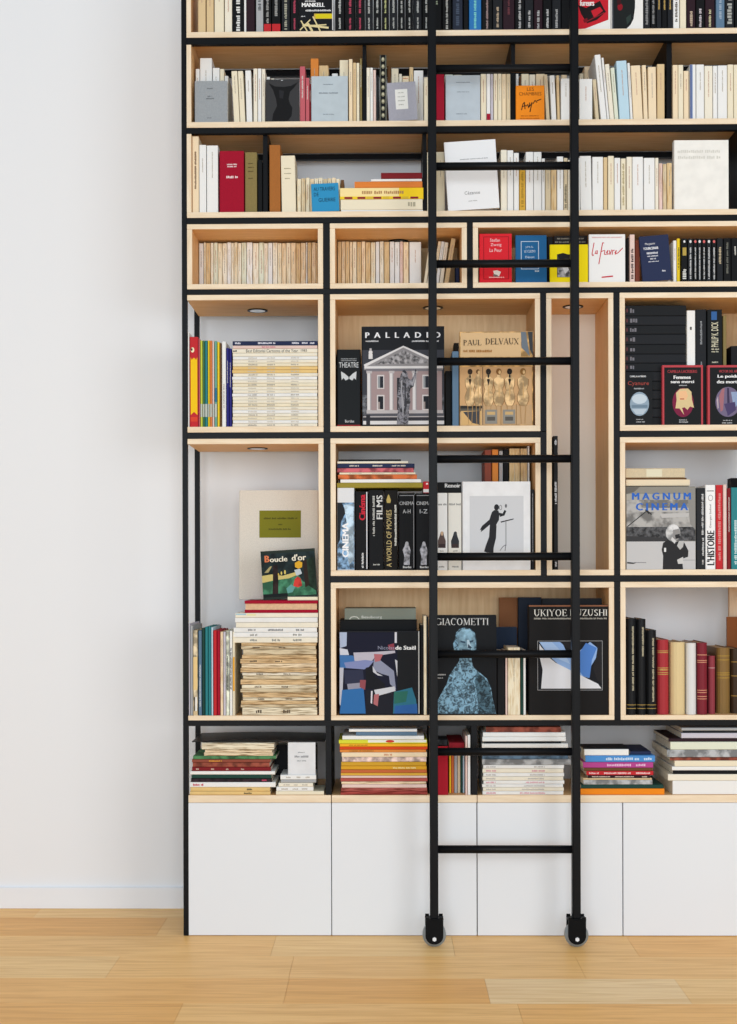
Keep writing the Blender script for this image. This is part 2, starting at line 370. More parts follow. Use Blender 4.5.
# ================================================================== ROOM
WY = .404
bm = bmesh.new(); addbox(bm, -5, 4, WY, WY + .15, -.02, 4.3); struct(finish('wall_back', bm, mat('f1f2f4', 'plaster')))
bm = bmesh.new(); addbox(bm, -5, 4, WY - .014, WY - .0005, 0, .082, .002); struct(finish('baseboard_back', bm, mat('f0f1f4', 'lacquer')))
# oak floor: boards running along the wall
tones = ['fcc87e', 'f9bf70', 'fdd08c', 'f5b866', 'fdd9a2']
bm = bmesh.new()
addbox(bm, -5, 4, -9, WY, -.03, -.0085, mi=5)
def ydist(v): return F * HC / (v - PPY) - D
joints = { -1: (0,[160]), 0: (937,[272, 452, 631]), 1: (957,[111, 290, 579]), 2: (979,[285, 486, 681]), 3: (1004,[175, 520]) }
edges = [WY, .252, -.002, -.258, -.506, -.757] + [-.757 - .25*i for i in range(1, 34)]
tone_over = {(2, 2): 4, (0, 1): 2, (0, 0): 0, (1, 0): 2, (3, 0): 3, (-1, 0): 3, (1, 1): 0, (2, 3): 2, (2,0): 1}
for r in range(len(edges) - 1):
    y1, y0 = edges[r], edges[r+1]; ym = (y0+y1)/2; key = r - 2
    xs = [-5.0]
    if key in joints and key >= 0 or key == -1:
        vv = PPY + F*HC/(ym + D)
        xs += [(u - 386) * (ym + D) / F for u in joints[key][1]]
    else: xs += [-3 + random.uniform(0, 1.2), -1 + random.uniform(-.5, .5), 1 + random.uniform(-.4, .4), 2.6]
    if xs[1] > -2.4: xs = [-5, xs[1] - 1.9] + xs[1:]
    if xs[-1] < 2: xs.append(xs[-1] + 1.7)
    xs.append(4.0)
    off = 2 if (key in joints) else 0
    for i in range(len(xs) - 1):
        t = tone_over.get((key, i - 1)) if key in joints else None
        addbox(bm, xs[i] + .0004, xs[i+1] - .0004, y0 + .0004, y1 - .0004, -.009, 0, 0, mi=random.randint(0, 3) if t is None else t)
struct(finish('floor', bm, [mat(t, 'oak') for t in tones] + [mat('8a6238')]))

# ================================================================== SHELVING
FD = .022      # steel section depth
def X(u, v=575, d=0): return P(u, v, d)[0]
POST = [(182.6, 187.7), (324.0, 330.6), (467.9, 473.6), (541.0, 546.8), (614.2, 620.2), (767.0, 773.0)]
PX = [(X(a), X(b)) for a, b in POST]
ZTOP = ZV(-60)
L = dict(A=(30.4, 36.0), B=(120.6, 126.3), C=(211.0, 216.6), Dt=(222.9, 228.0), D=(283.0, 288.2), Et=(293.8, 299.2), E=(426.0, 431.7), Ft=(438.0, 443.4), F=(570.2, 575.8), Gt=(582.4, 588.0), G=(715.4, 720.2), W=(795.2, 802.6))
Z = {k: (ZV(b), ZV(a)) for k, (a, b) in L.items()}      # bottom, top of each board
frame = thing('shelving_frame', 'tall black steel bookcase frame of thin posts and bars against the white wall', 'shelving', ((PX[0][0]+PX[-1][1])/2, .16, 0))
fo = Vector(frame.location)
def fbox(name, x0, x1, y0, y1, z0, z1, bev=.001):
    bm = bmesh.new(); addbox(bm, x0-fo.x, x1-fo.x, y0-fo.y, y1-fo.y, z0-fo.z, z1-fo.z, bev); o = finish(name, bm, BLACK, frame); return o
RB = .308      # rear steel plane
e = .0004
xl, xr = PX[0][0], PX[-1][1]
fbox('post', PX[0][0], PX[0][1], 0, FD, 0, ZTOP)
fbox('post', PX[0][0], PX[0][1], RB, RB + FD, 0, ZTOP)
fbox('post', PX[-1][0], PX[-1][1], 0, FD, 0, ZTOP); fbox('post', PX[-1][0], PX[-1][1], RB, RB + FD, 0, ZTOP)
bars = [(ZV(-50), ZTOP), (ZV(42.9), Z['A'][0]), (ZV(132.3), Z['B'][0]), (ZV(222.7), Z['C'][0]), (ZV(293.6), Z['D'][0]), (ZV(437.8), Z['E'][0]), (ZV(582.2), Z['F'][0]), (ZV(726), Z['G'][0])]
for i, (z0, z1) in enumerate(bars):
    a, b_ = PX[0][1] + e, PX[-1][0] - e
    z0 += .0003; z1 -= .0003
    if i == 5:                                                   # interrupted by the tall niche
        fbox('crossbar', a, PX[3][0] - e, 0, FD, z0, z1); fbox('crossbar', PX[4][1] + e, b_, 0, FD, z0, z1)
    elif i == 6:                                                 # left bay runs through
        fbox('crossbar', PX[1][1] + e, b_, 0, FD, z0, z1)
    else: fbox('crossbar', a, b_, 0, FD, z0, z1)
    fbox('rear_crossbar', a, b_, RB, RB + FD, z0, z1) if i not in (5, 6) else fbox('rear_crossbar', PX[1][1] + e, b_, RB, RB + FD, z0, z1)
def seg(k, za, zb, y0=0, y1=FD): fbox('post', PX[k][0], PX[k][1], y0, y1, za + .0003, zb - .0003)
seg(1, bars[4][1], bars[3][0]); seg(2, bars[4][1], bars[3][0])
seg(1, bars[5][1], bars[4][0]); seg(3, bars[5][1], bars[4][0]); seg(4, bars[6][1], bars[4][0])
seg(1, bars[7][1], bars[5][0]); seg(3, bars[6][1], bars[5][0] + .02)
seg(4, bars[7][1], bars[6][0])
for k in (1,): fbox('rear_post', PX[k][0], PX[k][1], RB, RB+FD, bars[7][1], ZV(295))
# lowest open row: two full-depth uprights
for u0, u1 in ((325.6, 331.3), (471.4, 477.4)):
    fbox('upright', X(u0, 760), X(u1, 760), .004, .30, Z['W'][1] + .0004, bars[7][0] - .0003)
fbox('upright', PX[-1][0]+.001, PX[-1][1]-.001, FD + .001, RB - .001, Z['W'][1], ZTOP - .001)
# upright plates on the upper shelves
plates = [('B', 362.6, 366.2, 'A', 85, 'black steel divider plate beside the olive spine, second shelf'), ('B', 511.2, 515.2, 'A', 85, 'black steel divider plate left of the orange cover, second shelf'), ('B', 666.6, 672.0, 'A', 85, 'black steel divider plate at right, second shelf'),
          ('C', 263.0, 267.6, 'B', 170, 'black steel divider plate left of the orange-brown cloth book, third shelf'), ('C', 422.8, 426.4, 'B', 170, 'black steel divider plate at the end of the lying pile, third shelf'), ('C', 738.5, 743.5, 'B', 170, 'black steel divider plate at right edge beside cream slipcase, third shelf')]
for lo, u0, u1, hi, v, lab in plates:
    bm = bmesh.new(); addbox(bm, X(u0, v, .03), X(u1, v, .03), .03, .295, Z[lo][1] + .0004, Z[hi][0] - .0004, .0008); tag(finish('divider_plate', bm, BLACK), lab, 'divider', 'steel divider plates')

def wthing(name, label, cat, x0, x1, z0): return thing(name, label, cat, ((x0+x1)/2, 0, z0))
BD = .30
def part(t, name, x0, x1, y0, y1, z0, z1, m, bev=.0008):
    bm = bmesh.new(); l = t.location; addbox(bm, x0-l.x, x1-l.x, y0-l.y, y1-l.y, z0-l.z, z1-l.z, bev); return finish(name, bm, m, t)
def lamp(t, u, v, zc):
    """recessed round spot in a box ceiling at height zc; photograph position of its centre"""
    y = F * (zc - HC) / (PPY - v) - D; xx = P(u, v, y)[0]
    bm = bmesh.new(); l = t.location
    n = 28; ro, ri = .038, .029
    rings = [(ro, 0), (ro, -.0025), (ri, -.003), (ri, 0)]
    vs = [[bm.verts.new((xx - l.x + r*math.cos(2*math.pi*k/n), y - l.y + r*math.sin(2*math.pi*k/n), zc - l.z + z)) for k in range(n)] for r, z in rings]
    for a, b_ in ((0, 1), (1, 2), (2, 3), (3, 0)):
        for k in range(n): bm.faces.new((vs[a][k], vs[a][(k+1) % n], vs[b_][(k+1) % n], vs[b_][k]))
    s = finish('spotlight_ring', bm, mat('141414', 'gloss'), t, True)
    bm = bmesh.new(); addcyl(bm, (xx - l.x, y - l.y, zc - l.z - .0029), ri - .0003, .0025, 'Z', 28); g = finish('lens', bm, mat('f4f4f4', 'metal'), s)
def shelfbox(label, u0, u1, top, bot, back=False, bcol='efcfa2', left=True, right=True, lamps=(), vm=None, name='plywood_box'):
    vt, vb_ = L[top][0], L[bot][1]; vm = vm or (vt+vb_)/2
    x0 = min((p[1] for p in PX), key=lambda q: abs(q - X(u0, vm))) + .0006; x1 = min((p[0] for p in PX), key=lambda q: abs(q - X(u1, vm))) - .0006; z0, z1 = Z[bot][0] + .0002, Z[top][1] - .0002
    if bot == 'W': z0 = Z['W'][1]
    tt = .0185
    t = wthing(name, label, 'shelf', x0, x1, z0)
    zb = Z[bot][1]; zt = Z[top][0]
    part(t, 'bottom_board', x0, x1, .0, BD, z0, zb, WOOD)
    part(t, 'top_board', x0, x1, .0, BD, zt, z1, WOOD)
    if left: part(t, 'side_board', x0, x0 + tt, .0005, BD, zb + .0002, zt - .0002, WOODV)
    if right: part(t, 'side_board', x1 - tt, x1, .0005, BD, zb + .0002, zt - .0002, WOODV)
    if back: part(t, 'back_panel', x0 + .001, x1 - .001, BD + .0004, BD + .006, z0 + .001, z1 - .001, mat(bcol, 'woodv' if bcol == 'efcfa2' else 'plain'))
    for u, v in lamps: lamp(t, u, v, zt)
    return t
# long boards of the upper shelves
def board(label, lv, lab):
    x0, x1 = PX[0][1] + .0006, PX[-1][0] - .0006
    t = wthing('plywood_shelf', label, 'shelf', x0, x1, Z[lv][0])
    part(t, 'board', x0, x1, 0, BD, Z[lv][0] + .0002, Z[lv][1], WOOD)
    ztop = {'A': bars[0][0], 'B': Z['A'][0], 'C': Z['B'][0]}[lv]
    zf_ = {'A': bars[0][0], 'B': bars[1][0], 'C': bars[2][0]}[lv]; l = t.location; bm = bmesh.new()
    prof = [(.0005, Z[lv][1] + .0002), (BD, Z[lv][1] + .0002), (BD, ztop - .0004), (FD + .001, ztop - .0004), (FD + .001, zf_ - .0006), (.0005, zf_ - .0006)]
    A_ = [bm.verts.new((x0 - l.x, y - l.y, z - l.z)) for y, z in prof]; B2 = [bm.verts.new((x0 + .0165 - l.x, y - l.y, z - l.z)) for y, z in prof]
    for q in range(6): bm.faces.new((A_[q], A_[(q+1) % 6], B2[(q+1) % 6], B2[q]))
    bm.faces.new(A_); bm.faces.new(list(reversed(B2))); finish('side_board', bm, WOODV, t)
    return t
board('long birch plywood shelf carrying the topmost row of books', 'A', '')
board('long birch plywood shelf carrying the second row of books from the top', 'B', '')
board('long birch plywood shelf carrying the third row, under the tall crimson book', 'C', '')
shelfbox('low wide plywood box at left holding a full run of cream pocket books', 187.0, 322.8, 'Dt', 'D', vm=255, back=True)
shelfbox('low plywood box behind the ladder with pocket books leaning at its right end', 329.8, 467.2, 'Dt', 'D', vm=255, lamps=[(398.5, 241.5)], back=True)
shelfbox('low long plywood box starting with the red cover, right of fourth row', 472.9, 766.5, 'Dt', 'D', vm=255, back=True)
shelfbox('plywood box open at its left side holding bright comics and a magazine pile', 187.0, 323.4, 'Et', 'E', vm=360, left=False, lamps=[(257.5, 309.8)])
shelfbox('plywood box holding the two large art books with PALLADIO cover', 330.2, 540.4, 'Et', 'E', vm=360, back=True, lamps=[(433, 308)])
shelfbox('tall narrow almost empty plywood niche between two boxes, behind the right ladder rail', 546.3, 612.2, 'Et', 'F', vm=430, back=True, bcol='ece6dc', lamps=[(573, 307.6)])
shelfbox('plywood box at right holding black books and two red-framed covers', 618.4, 766.5, 'Et', 'E', vm=360, back=True)
shelfbox('tall open-sided plywood bay at left with the beige portfolio and old papers', 187.6, 324.0, 'Ft', 'G', vm=580, left=False, lamps=[(257.5, 447.8)])
shelfbox('plywood box holding the film books and the white photo book', 330.6, 540.8, 'Ft', 'F', vm=505)
shelfbox('plywood box at right holding the MAGNUM CINEMA cover', 619.2, 766.8, 'Ft', 'F', vm=505)
shelfbox('wide plywood box with three large art books behind the ladder', 331.0, 614.2, 'Gt', 'G', vm=650, back=True)
shelfbox('plywood box at right holding old leather-bound volumes', 620.8, 767.0, 'Gt', 'G', vm=650)
# worktops and cabinets
zc1 = Z['W'][0] - .0003
for u0, u1, lab in ((187.3, 331.0, 'birch plywood counter strip under the piles at the far left'), (331.8, 476.8, 'birch plywood counter strip under the orange and yellow magazine pile'), (477.5, 766.8, 'longest birch plywood counter strip, under the piles at right')):
    x0, x1 = max(X(u0, 800), PX[0][1] + .0005), X(u1, 800)
    o = boxobj('plywood_counter', x0, x1, .0, .39, Z['W'][0], Z['W'][1], WOOD); tag(o, lab, 'worktop', 'counter strips on the cabinets')
WH = mat('e6e9ed', 'lacquer')
for u0, u1, lab in ((187.4, 331.2, 'white handleless base cabinet at the left end of the bookcase'), (332.0, 476.6, 'white base cabinet behind the left ladder rail'), (477.6, 622.4, 'white base cabinet behind the right ladder rail'), (623.4, 767.0, 'white base cabinet at right, clear of the ladder')):
    x0, x1 = max(X(u0, 870), PX[0][1] + .0005), X(u1, 870); t = thing('base_cabinet', lab, 'cabinet', ((x0+x1)/2, .01, 0), 'white base cabinets')
    part(t, 'carcass', x0 + .0008, x1 - .0008, .021, .389, .001, zc1, mat('38393b'), .001)
    part(t, 'door', x0, x1, .0, .019, .002, zc1 - .001, WH, .001)

# ================================================================== LADDER
LY = -.125
ladder = thing('library_ladder', 'black steel rolling ladder standing upright in front of the bookcase', 'ladder', (X(504, 900, LY), LY, 0)); lo = Vector(ladder.location)
LT = ZV(-48)
rx = [P(433.3, 600, LY)[0], P(575.3, 600, LY)[0]]
rw = .0288
zsup = P(433, 918, LY)[1]
for x in rx:
    bm = bmesh.new(); addbox(bm, x - rw/2 - lo.x, x + rw/2 - lo.x, -.018, .018, zsup, LT, .004); finish('rail', bm, BLACK, ladder)
for i in range(10):
    z = P(504, 849.3 - 97.6*i, LY)[1]
    if z > LT - .05: break
    bm = bmesh.new(); addcyl(bm, (rx[0] + rw/2 - .002 - lo.x, 0, z), .0141, rx[1] - rx[0] - rw + .004, 'X', 24)
    finish('rung', bm, BLACK, ladder, False)
    for p in bpy.data.objects[C.objects[-1].name].data.polygons: p.use_smooth = len(p.vertices) == 4
for x in rx:
    bx = x - lo.x; rwh = .041
    # forked bracket: yoke + two cheek plates with rounded lower ends
    bm = bmesh.new()
    addbox(bm, bx - .032, bx + .032, -.024, .024, .094, .1, .001)
    for sy in (-.026, .020):
        n = 20; pts = [(-.032, .104), (.032, .104), (.032, .044)]
        pts = [(-.031, .106), (-.017, .106), (-.017, .096), (.017, .096), (.017, .106), (.031, .106), (.031, .040)] + [(.031*math.cos(a), .040 - .029*math.sin(a)) for a in [math.pi*k/14 for k in range(1, 14)]] + [(-.031, .040)]
        A = [bm.verts.new((bx + a, sy, b_)) for a, b_ in pts]; B_ = [bm.verts.new((bx + a, sy + .006, b_)) for a, b_ in pts]
        for k in range(len(pts)): bm.faces.new((A[k], A[(k+1) % len(pts)], B_[(k+1) % len(pts)], B_[k]))
        bm.faces.new(A); bm.faces.new(list(reversed(B_)))
    br = finish('caster_bracket', bm, mat('0f1012', 'gloss'), ladder)
    bm = bmesh.new(); addcyl(bm, (bx, -.017, .0412), .041, .034, 'Y', 48)
    bmesh.ops.bevel(bm, geom=[ed for ed in bm.edges if len(ed.link_faces) == 2 and any(len(f.verts) > 4 for f in ed.link_faces)], offset=.004, segments=2, affect='EDGES')
    w_ = finish('wheel', bm, mat('a4aaac', 'rubber'), br, True)
    bm = bmesh.new(); addcyl(bm, (bx, -.031, .030), .0075, .006, 'Y', 6); finish('bolt', bm, mat('e4e5e7', 'gloss'), br)
# rail at the top that the ladder hangs on
bm = bmesh.new(); addcyl(bm, (xl - fo.x, -.05 - fo.y, ZTOP - .02), .011, xr - xl, 'X', 20); finish('ladder_track', bm, BLACK, frame)
for u in (190, 433, 575, 765):
    bm = bmesh.new(); addbox(bm, X(u) - .008 - fo.x, X(u) + .008 - fo.x, -.054 - fo.y, -.0005 - fo.y, ZTOP - .028, ZTOP - .012, .001); finish('track_bracket', bm, BLACK, frame)
for x in rx:
    bm = bmesh.new(); addbox(bm, x - .012 - lo.x, x + .012 - lo.x, .016, .062, LT - .03, LT - .012, .001); finish('hook', bm, BLACK, ladder)
# ================================================================== TOP SHELF (A)
zA, zB, zC, zD, zE, zF, zG, zW = (Z[k][1] for k in ('A', 'B', 'C', 'D', 'E', 'F', 'G', 'W'))
def T1(c, a=.05, b=.75, w=.16, c2=None, split=None):
    """spine print: one long vertical line, optional second shorter one lower"""
    def f(bk):
        h = bk.yb - bk.yt; tw = bk.x1 - bk.x0; m = (bk.x0 + bk.x1)/2
        return [(m - tw*w, m + tw*w, bk.yt + h*a, bk.yt + h*b, 'v')]
    return (c, f)
def T2(c, a=.3, b=.66, a2=.74, b2=.95, w=.13):
    def f(bk):
        h = bk.yb - bk.yt; tw = bk.x1 - bk.x0; m = (bk.x0 + bk.x1)/2
        return [(m - tw*w, m + tw*w, bk.yt + h*a, bk.yt + h*b, 'v'), (m - tw*w*.8, m + tw*w*.8, bk.yt + h*a2, bk.yt + h*b2, 'v')]
    return (c, f)
BW = T2('b9bbb8'); BR = T2('b5475e'); BG = T2('c0c48a')
gA = 'upright paperbacks on the top shelf'
row([(198,205.6,-20,'tan'),(206.4,213.6,-20,'tan'),(214.4,223.8,-20,'cream'),(224.6,232,-20,'ivory'),
     (232.6,243.6,-22,'black',{'x':'with large white print','dash':T1('dcdcd8',.1,.97,.17)}),(244,246.2,-22,'white',{'dash':None}),
     (246.4,254.6,-22,'plum',{'kind':'plain','x':'with pictured spine','dash':None}),(256,263.2,-22,'grey',{'dash':T1('55585c',.3,.6,.2)}),
     (263.6,271.2,-22,'black',{'foot':'red','x':'with red foot','dash':T1('9a9a98',.4,.85)}),(271.8,280.4,-22,'black',{'foot':'red','x':'with red foot','dash':T1('9a9a98',.3,.7)}),
     (281.6,289.8,-22,'charcoal',{'dash':T1('a9a795',.3,.95)}),(290.4,298.6,-22,'black',{'dash':BR})], zA, .012, 'on top shelf', gA)
b = book('hardcover_book', 'black cover with white title and yellow block facing out on top shelf', 'book', 299.2, 333.2, -26, zA, .012, '15171b', 'face', thick=.018, pages='f2eee6')
art(b, [('c9a94c', rc(314,13.8,333,19)), ('d8c81c', rc(315.5,14.2,332.8,18.6)), *[('e0cf9a', q) for q in ribbon([(301,21),(307,31)],1.2)+ribbon([(300,30),(310,20)],1.2)+ribbon([(303,25),(328,28)],2)+ribbon([(308,24),(312,31)],2.2)+ribbon([(313,17),(320,31)],1.3)+ribbon([(306,26),(326,25)],1.2)], ('d9d9d9', rc(332.2,-26,333.1,30.5))])
lettering(b, [('MANKELL', 302, 324.5, 3, 7, 0, .03)], 'f2f2f2'); dashes(b, [(305,316,.5,2,'h'),(305.5,331,9.8,11.6,'h'),(301,305,16,17,'h')], 'e0e0e0', 'small_print')
dk = [(334.6,344.6),(345.6,354.8),(355.6,364.6)]
row([(335,344.4,-22,'black',{'dash':BW}),(345.4,354.8,-22,'black',{'dash':BR}),(355.6,364.4,-22,'black',{'dash':BR}),(365.2,372.6,-22,'charcoal',{'dash':BW}),(373.4,381.2,-22,'black',{'dash':BW}),
     (381.8,389,-22,'black',{'dash':BG}),(389.6,397.4,-22,'charcoal',{'dash':BW}),(398.2,405,-22,'black',{'dash':BW}),(405.8,413,-22,'black',{'dash':BW}),(413.8,421.6,-22,'charcoal',{'dash':BW}),
     (422.4,430,-22,'black',{'dash':BW}),(430.6,441.6,-22,'black',{'dash':T1('8f9a86',.1,.5)})], zA, .012, 'after the black cover, top shelf', gA)
row([(442.4,451.4,-22,'black',{'dash':T1('b5b5b0',.2,.96,.12)}),(452.6,462.6,-22,'262c3a',{'label':'dark navy paperback left of the bright blue one on top shelf','dash':T1('4a5568',.3,.9),'kind':'plain'}),
     (463.6,468.2,-24,'black',{'dash':None}),(469,481.2,-24,'blue',{'dash':T1('7fd0c8',.2,.95,.1)}),(482,492.2,-22,'black',{'dash':T1('a08a88',.2,.97,.1)}),(492.8,502.4,-22,'charcoal',{'dash':T1('b9a58c',.55,.95,.12)}),
     (503,514.4,-22,'plum',{'dash':T1('6b3a40',.3,.7,.1)}),(515,524.4,-22,'black',{'dash':T1('b9b9b9',.1,.97,.13)}),(525,533.4,-22,'charcoal',{'dash':T1('b9b9b9',.62,.96,.14)}),(534,542.6,-22,'plum',{'dash':T1('b9b9b9',.62,.96,.14)}),
     (543.2,551.6,-22,'black',{'dash':T1('c9c9c9',.6,.96,.14)}),(552.2,560.8,-22,'charcoal',{'dash':T1('a9a9a9',.6,.96,.14)}),(561.4,569.4,-22,'black',{'dash':None}),(570,576.2,-22,'black',{'dash':None})], zA, .012, 'behind the ladder, top shelf', gA)
b = book('paperback_book', 'white book with tilted red picture facing out on the top shelf', 'book', 577, 610.6, -24, zA, .012, 'eceae6', 'face', thick=.014)
art(b, [('c4202e', [(577.2,-23.5),(608.4,-23.5),(608.4,20),(585,28.8),(577.2,29.2)]), ('1c1416', [(578,5),(586,8),(600,1),(604,9),(606,12),(597,20),(587,23.5),(581,14)]), ('c4202e', [(591,11),(600,7),(603,11),(594,18)]), ('7a1620', [(583,20),(587,18),(588,22),(584,23)]), ('8a1a24', ribbon([(588,21),(604,13)],1)[0])])
lettering(b, [('fureurs', 580, 594, 0, 6, 0, .02)], 'f1e9e6')
b = book('paperback_book', 'white book with rounded black picture facing out on the top shelf', 'book', 611.2, 643, -24, zA, .012, 'eceae6', 'face', thick=.018)
art(b, [('1b1f1f', [(612,-23),(635.5,-23),(635,8),(633.5,19),(630.5,25),(626.5,28.8),(612,28.8)]), ('8a1420', ell(620,7,2.6,3.6)), ('3a1418', ell(619,2,2.2,3)), ('2d3a36', [(626,18),(631,14),(631,20),(627,25)]), ('41444a', rc(612,-23,613.4,28.6))])
ps = T1('c2a35e', .1, .62, .16)
row([(643.6,650,-22,'charcoal',{'dash':T1('8c8c8c',.1,.9,.2)}),(650.6,656,-22,'black',{'dash':T1('8c8c8c',.1,.9,.2)}),(656.6,661.4,-22,'charcoal',{'dash':ps}),(662,667,-22,'black',{'dash':ps}),(667.6,672.6,-22,'charcoal',{'dash':ps}),
     (673.2,679.4,-22,'white',{'dash':T1('55504a',.2,.85,.2)}),(680,686.2,-22,'cream',{'dash':None}),(687,695.4,-22,'plum',{'dash':T1('c6b09a',.65,.97,.16)}),(696,704.6,-22,'black',{'dash':T1('c9bfc4',.6,.97,.14)}),
     (705.2,714.6,-22,'plum',{'dash':T1('c6c09a',.62,.97,.12),'x':''}),(716,724.6,-22,'bluegrey',{'dash':T1('9fb0c0',.1,.8,.14)}),(725.2,734,-22,'charcoal',{'dash':T1('a9aaa4',.05,.92,.26)}),(734.8,743.6,-22,'black'),(744.4,753,-22,'charcoal')],
    zA, .012, 'right of white covers, top shelf', gA)
# ================================================================== SECOND SHELF (B)
gB = 'pale books on the second shelf'; 
row([(195.6,199.6,69,'white'),(200,212,58.2,'white'),(212.6,219.6,68,'white'),(220,224.2,69,'cream'),(224.6,228.4,76,'white')], zB, .06, 'behind grey cover, second shelf', gB)
b = book('paperback_book', 'plain grey cover facing out at left end of second shelf', 'book', 194.6, 227.6, 81, zB, .008, '9da2a6', 'face', thick=.018, kind='cloth', roll=0)
dashes(b, [(207,213,88,89.2,'h'),(207.5,211.5,96,97,'h'),(206,214,98,99.4,'h'),(207,212,117.6,118.5,'h')], '6a6e72')
row([(234,239.8,71,'cream',{'l':-2.6}),(240.2,245.4,71,'cream',{'l':-2.4}),(246.6,252.4,70.5,'white',{'l':-1.4}),(253.4,257.4,68.6,'ivory'),(257.8,261.4,68.6,'white'),(261.8,265.2,69,'ivory')], zB, .02, 'right of grey cover, second shelf', gB)
row([(266.4,270,77,'white'),(271,274.4,78.6,'ivory'),(275,279.6,79.2,'white'),(280.4,284,79.4,'ivory'),(284.6,289,79.8,'white')], zB, .05, 'behind black cover, second shelf', gB, letter=False)
b = book('paperback_book', 'dark grey cover with black silhouette facing out on second shelf', 'book', 265.8, 299.2, 79.4, zB, .008, '39393b', 'face', thick=.016, kind='plain')
art(b, [('141416', [(268.5,83),(275,86.5),(284,87),(291,86),(298.6,82),(294,88),(290,92),(288.6,99),(290,104),(292.4,108),(291.6,116),(288,121),(272,121),(273,114),(277,106),(276,99),(273,90)]), ('26262a', [(279,90),(284,91),(283,99),(279.6,98)]), ('b9bcc0', rc(281,80,283,80.8))])
row([(299.8,305.2,66.5,'rose'),(305.6,309.4,78,'rose'),(309.6,310.9,84,'darkred',{'x':''})], zB, .012, 'after black cover, second shelf', gB)
row([(310.6,318.6,58.6,'orange',{'label':'tall orange-brown book behind the light blue-grey cover, second shelf'}),(319,328.6,65.6,'tan',{'kind':'aged'}),(329.2,331.6,75,'black'),(332,338,73.6,'white')], zB, .06, 'behind light blue-grey cover, second shelf', gB)  # the black entry is a dark strip for the shaded gap between books
b = book('paperback_book', 'light blue-grey cover facing out between rose and cream spines, second shelf', 'book', 311.2, 347.8, 76.2, zB, .008, 'bcc8cf', 'face', thick=.016, kind='paper')
dashes(b, [(323,333,84,85,'h'),(319,338,92.4,94,'h'),(323,334,114,115,'h')], '87919a')
row([(339.6,348.4,60.2,'cream',{'d':.045}),(348.8,352.6,59.2,'peach'),(353,356.2,62.8,'tan'),(356.5,359.4,63,'cream'),(359.8,362,58.6,'olive')], zB, .016, 'left of second divider, second shelf', gB)
row([(366.6,370,67.8,'ivory'),(370.2,373,67.8,'white'),(373.3,376,70,'pink'),(376.4,379,76,'charcoal',{'dash':None})], zB, .016, 'right of second divider, second shelf', gB)
b = row([(379.6,386.6,55,'black',{'label':'tall black book with gold beaded spine on the second shelf','dash':None})], zB, .012, '', gB)[0]
art(b, [x for k in range(9) for x in (('8f8c74', ell(383, 59.5 + k*7, 1.7, 2.3, 12)), ('d0cbb0', ell(383, 59 + k*7, .8, 1.1, 8)))] + [('6a6c60', rc(379.8,55.3,380.6,120)), ('6a6c60', rc(385.5,55.3,386.4,120))], 'spine_pattern')
row([(387.2,391,66,'brown',{'dash':None}),(391.4,398.6,68.6,'cream'),(399,402,74,'ivory'),(402.4,409,76.2,'peach',{'dash':('c46a3a',lambda k:[(403,408,78,79,'h')])}),(409.4,413.4,67.2,'tan'),(413.8,423.4,70.6,'white')], zB, .06, 'behind lilac cover, second shelf', gB)
row([(424,428.4,77.5,'cream'),(428.8,433.6,78,'cream'),(434,436,76,'ivory')], zB, .016, 'behind left ladder rail, second shelf', gB)
b = book('paperback_book', 'tilted lilac-grey cover with white label facing out, second shelf', 'book', 388.8, 417.6, 83, zB, .008, 'a9a9b4', 'face', thick=.016, kind='cloth', roll=3.2)
art(b, [('e9e9e4', rc(396.6,90,409,110))]); dashes(b, [(399.5,405,93,94,'h'),(399,406.5,97,98,'h'),(399,406,101,102,'h'),(399.5,405,105,106,'h')], 'a2a49c')
row([(436.4,444.4,74.4,'crimson',{'dash':None}),(445,453,74.6,'palegreen',{'d':.05}),(454,462,75,'cream',{'d':.05})], zB, .014, 'right of left ladder rail, second shelf', gB)
b = book('paperback_book', 'pale blue-grey cover facing out behind the ladder on second shelf', 'book', 445.6, 480.2, 75.4, zB, .008, 'bfcad3', 'face', thick=.016, kind='paper')
dashes(b, [(456,470,82,83,'h'),(457,469,91.5,92.5,'h'),(456,467,113.5,114.5,'h')], '8a95a0')
row([(480.8,486.2,74,'cream'),(486.5,490.4,74,'white',{'foot':'crimson','label':'white paperback with red foot beside pale blue cover, second shelf','dash':None}),(490.7,493.2,74,'lilac'),(493.6,497.6,73.8,'cream'),(497.9,501.7,73.8,'cream'),(502,506,74,'peach'),(506.3,510.4,74,'beige')], zB, .014, 'beside pale blue cover, second shelf', gB)
row([(515.8,518.6,74,'white'),(519.4,521,76,'brown',{'dash':None}),(521.4,529,74,'cream'),(529.4,535.4,74.6,'ivory'),(536,544.8,74,'peach')], zB, .05, 'behind orange cover, second shelf', gB)
b = book('paperback_book', 'bright orange cover with black handwriting facing out, second shelf', 'book', 515.8, 544.4, 85.6, zB, .008, 'f08c1e', 'face', thick=.014)
lettering(b, [('LES', 527, 534, 87.6, 91, 0, .01), ('CHAMBRES', 519, 541.5, 92.2, 95.6, 0, .012)], '6a3a12')
art(b, [('2a1a10', q) for q in ribbon([(521.5,110),(523,104),(524.4,102.4),(525,109)],.9)+ribbon([(522,107),(525.6,105.4)],.8)+ribbon([(526,106.4),(527.6,104.6),(528.6,108)],.8)+ribbon([(529.6,103),(529,107),(531,104.6),(532,102.6),(530,112)],.9)+ribbon([(533,104),(535,100.6),(537,102.6)],.8)+ribbon([(537,101),(541,99.4)],.9)], 'signature')
dashes(b, [(521,539,115.6,116.6,'h'),(520,540,118,119,'h')], 'a85a12', 'small_print')
row([(546.4,550,74.5,'beige',{'l':-2.5}),(551.6,556.6,75.4,'white',{'l':-2}),(557.4,560.2,75.4,'tan',{'l':-1})], zB, .02, 'right of orange cover, second shelf', gB)
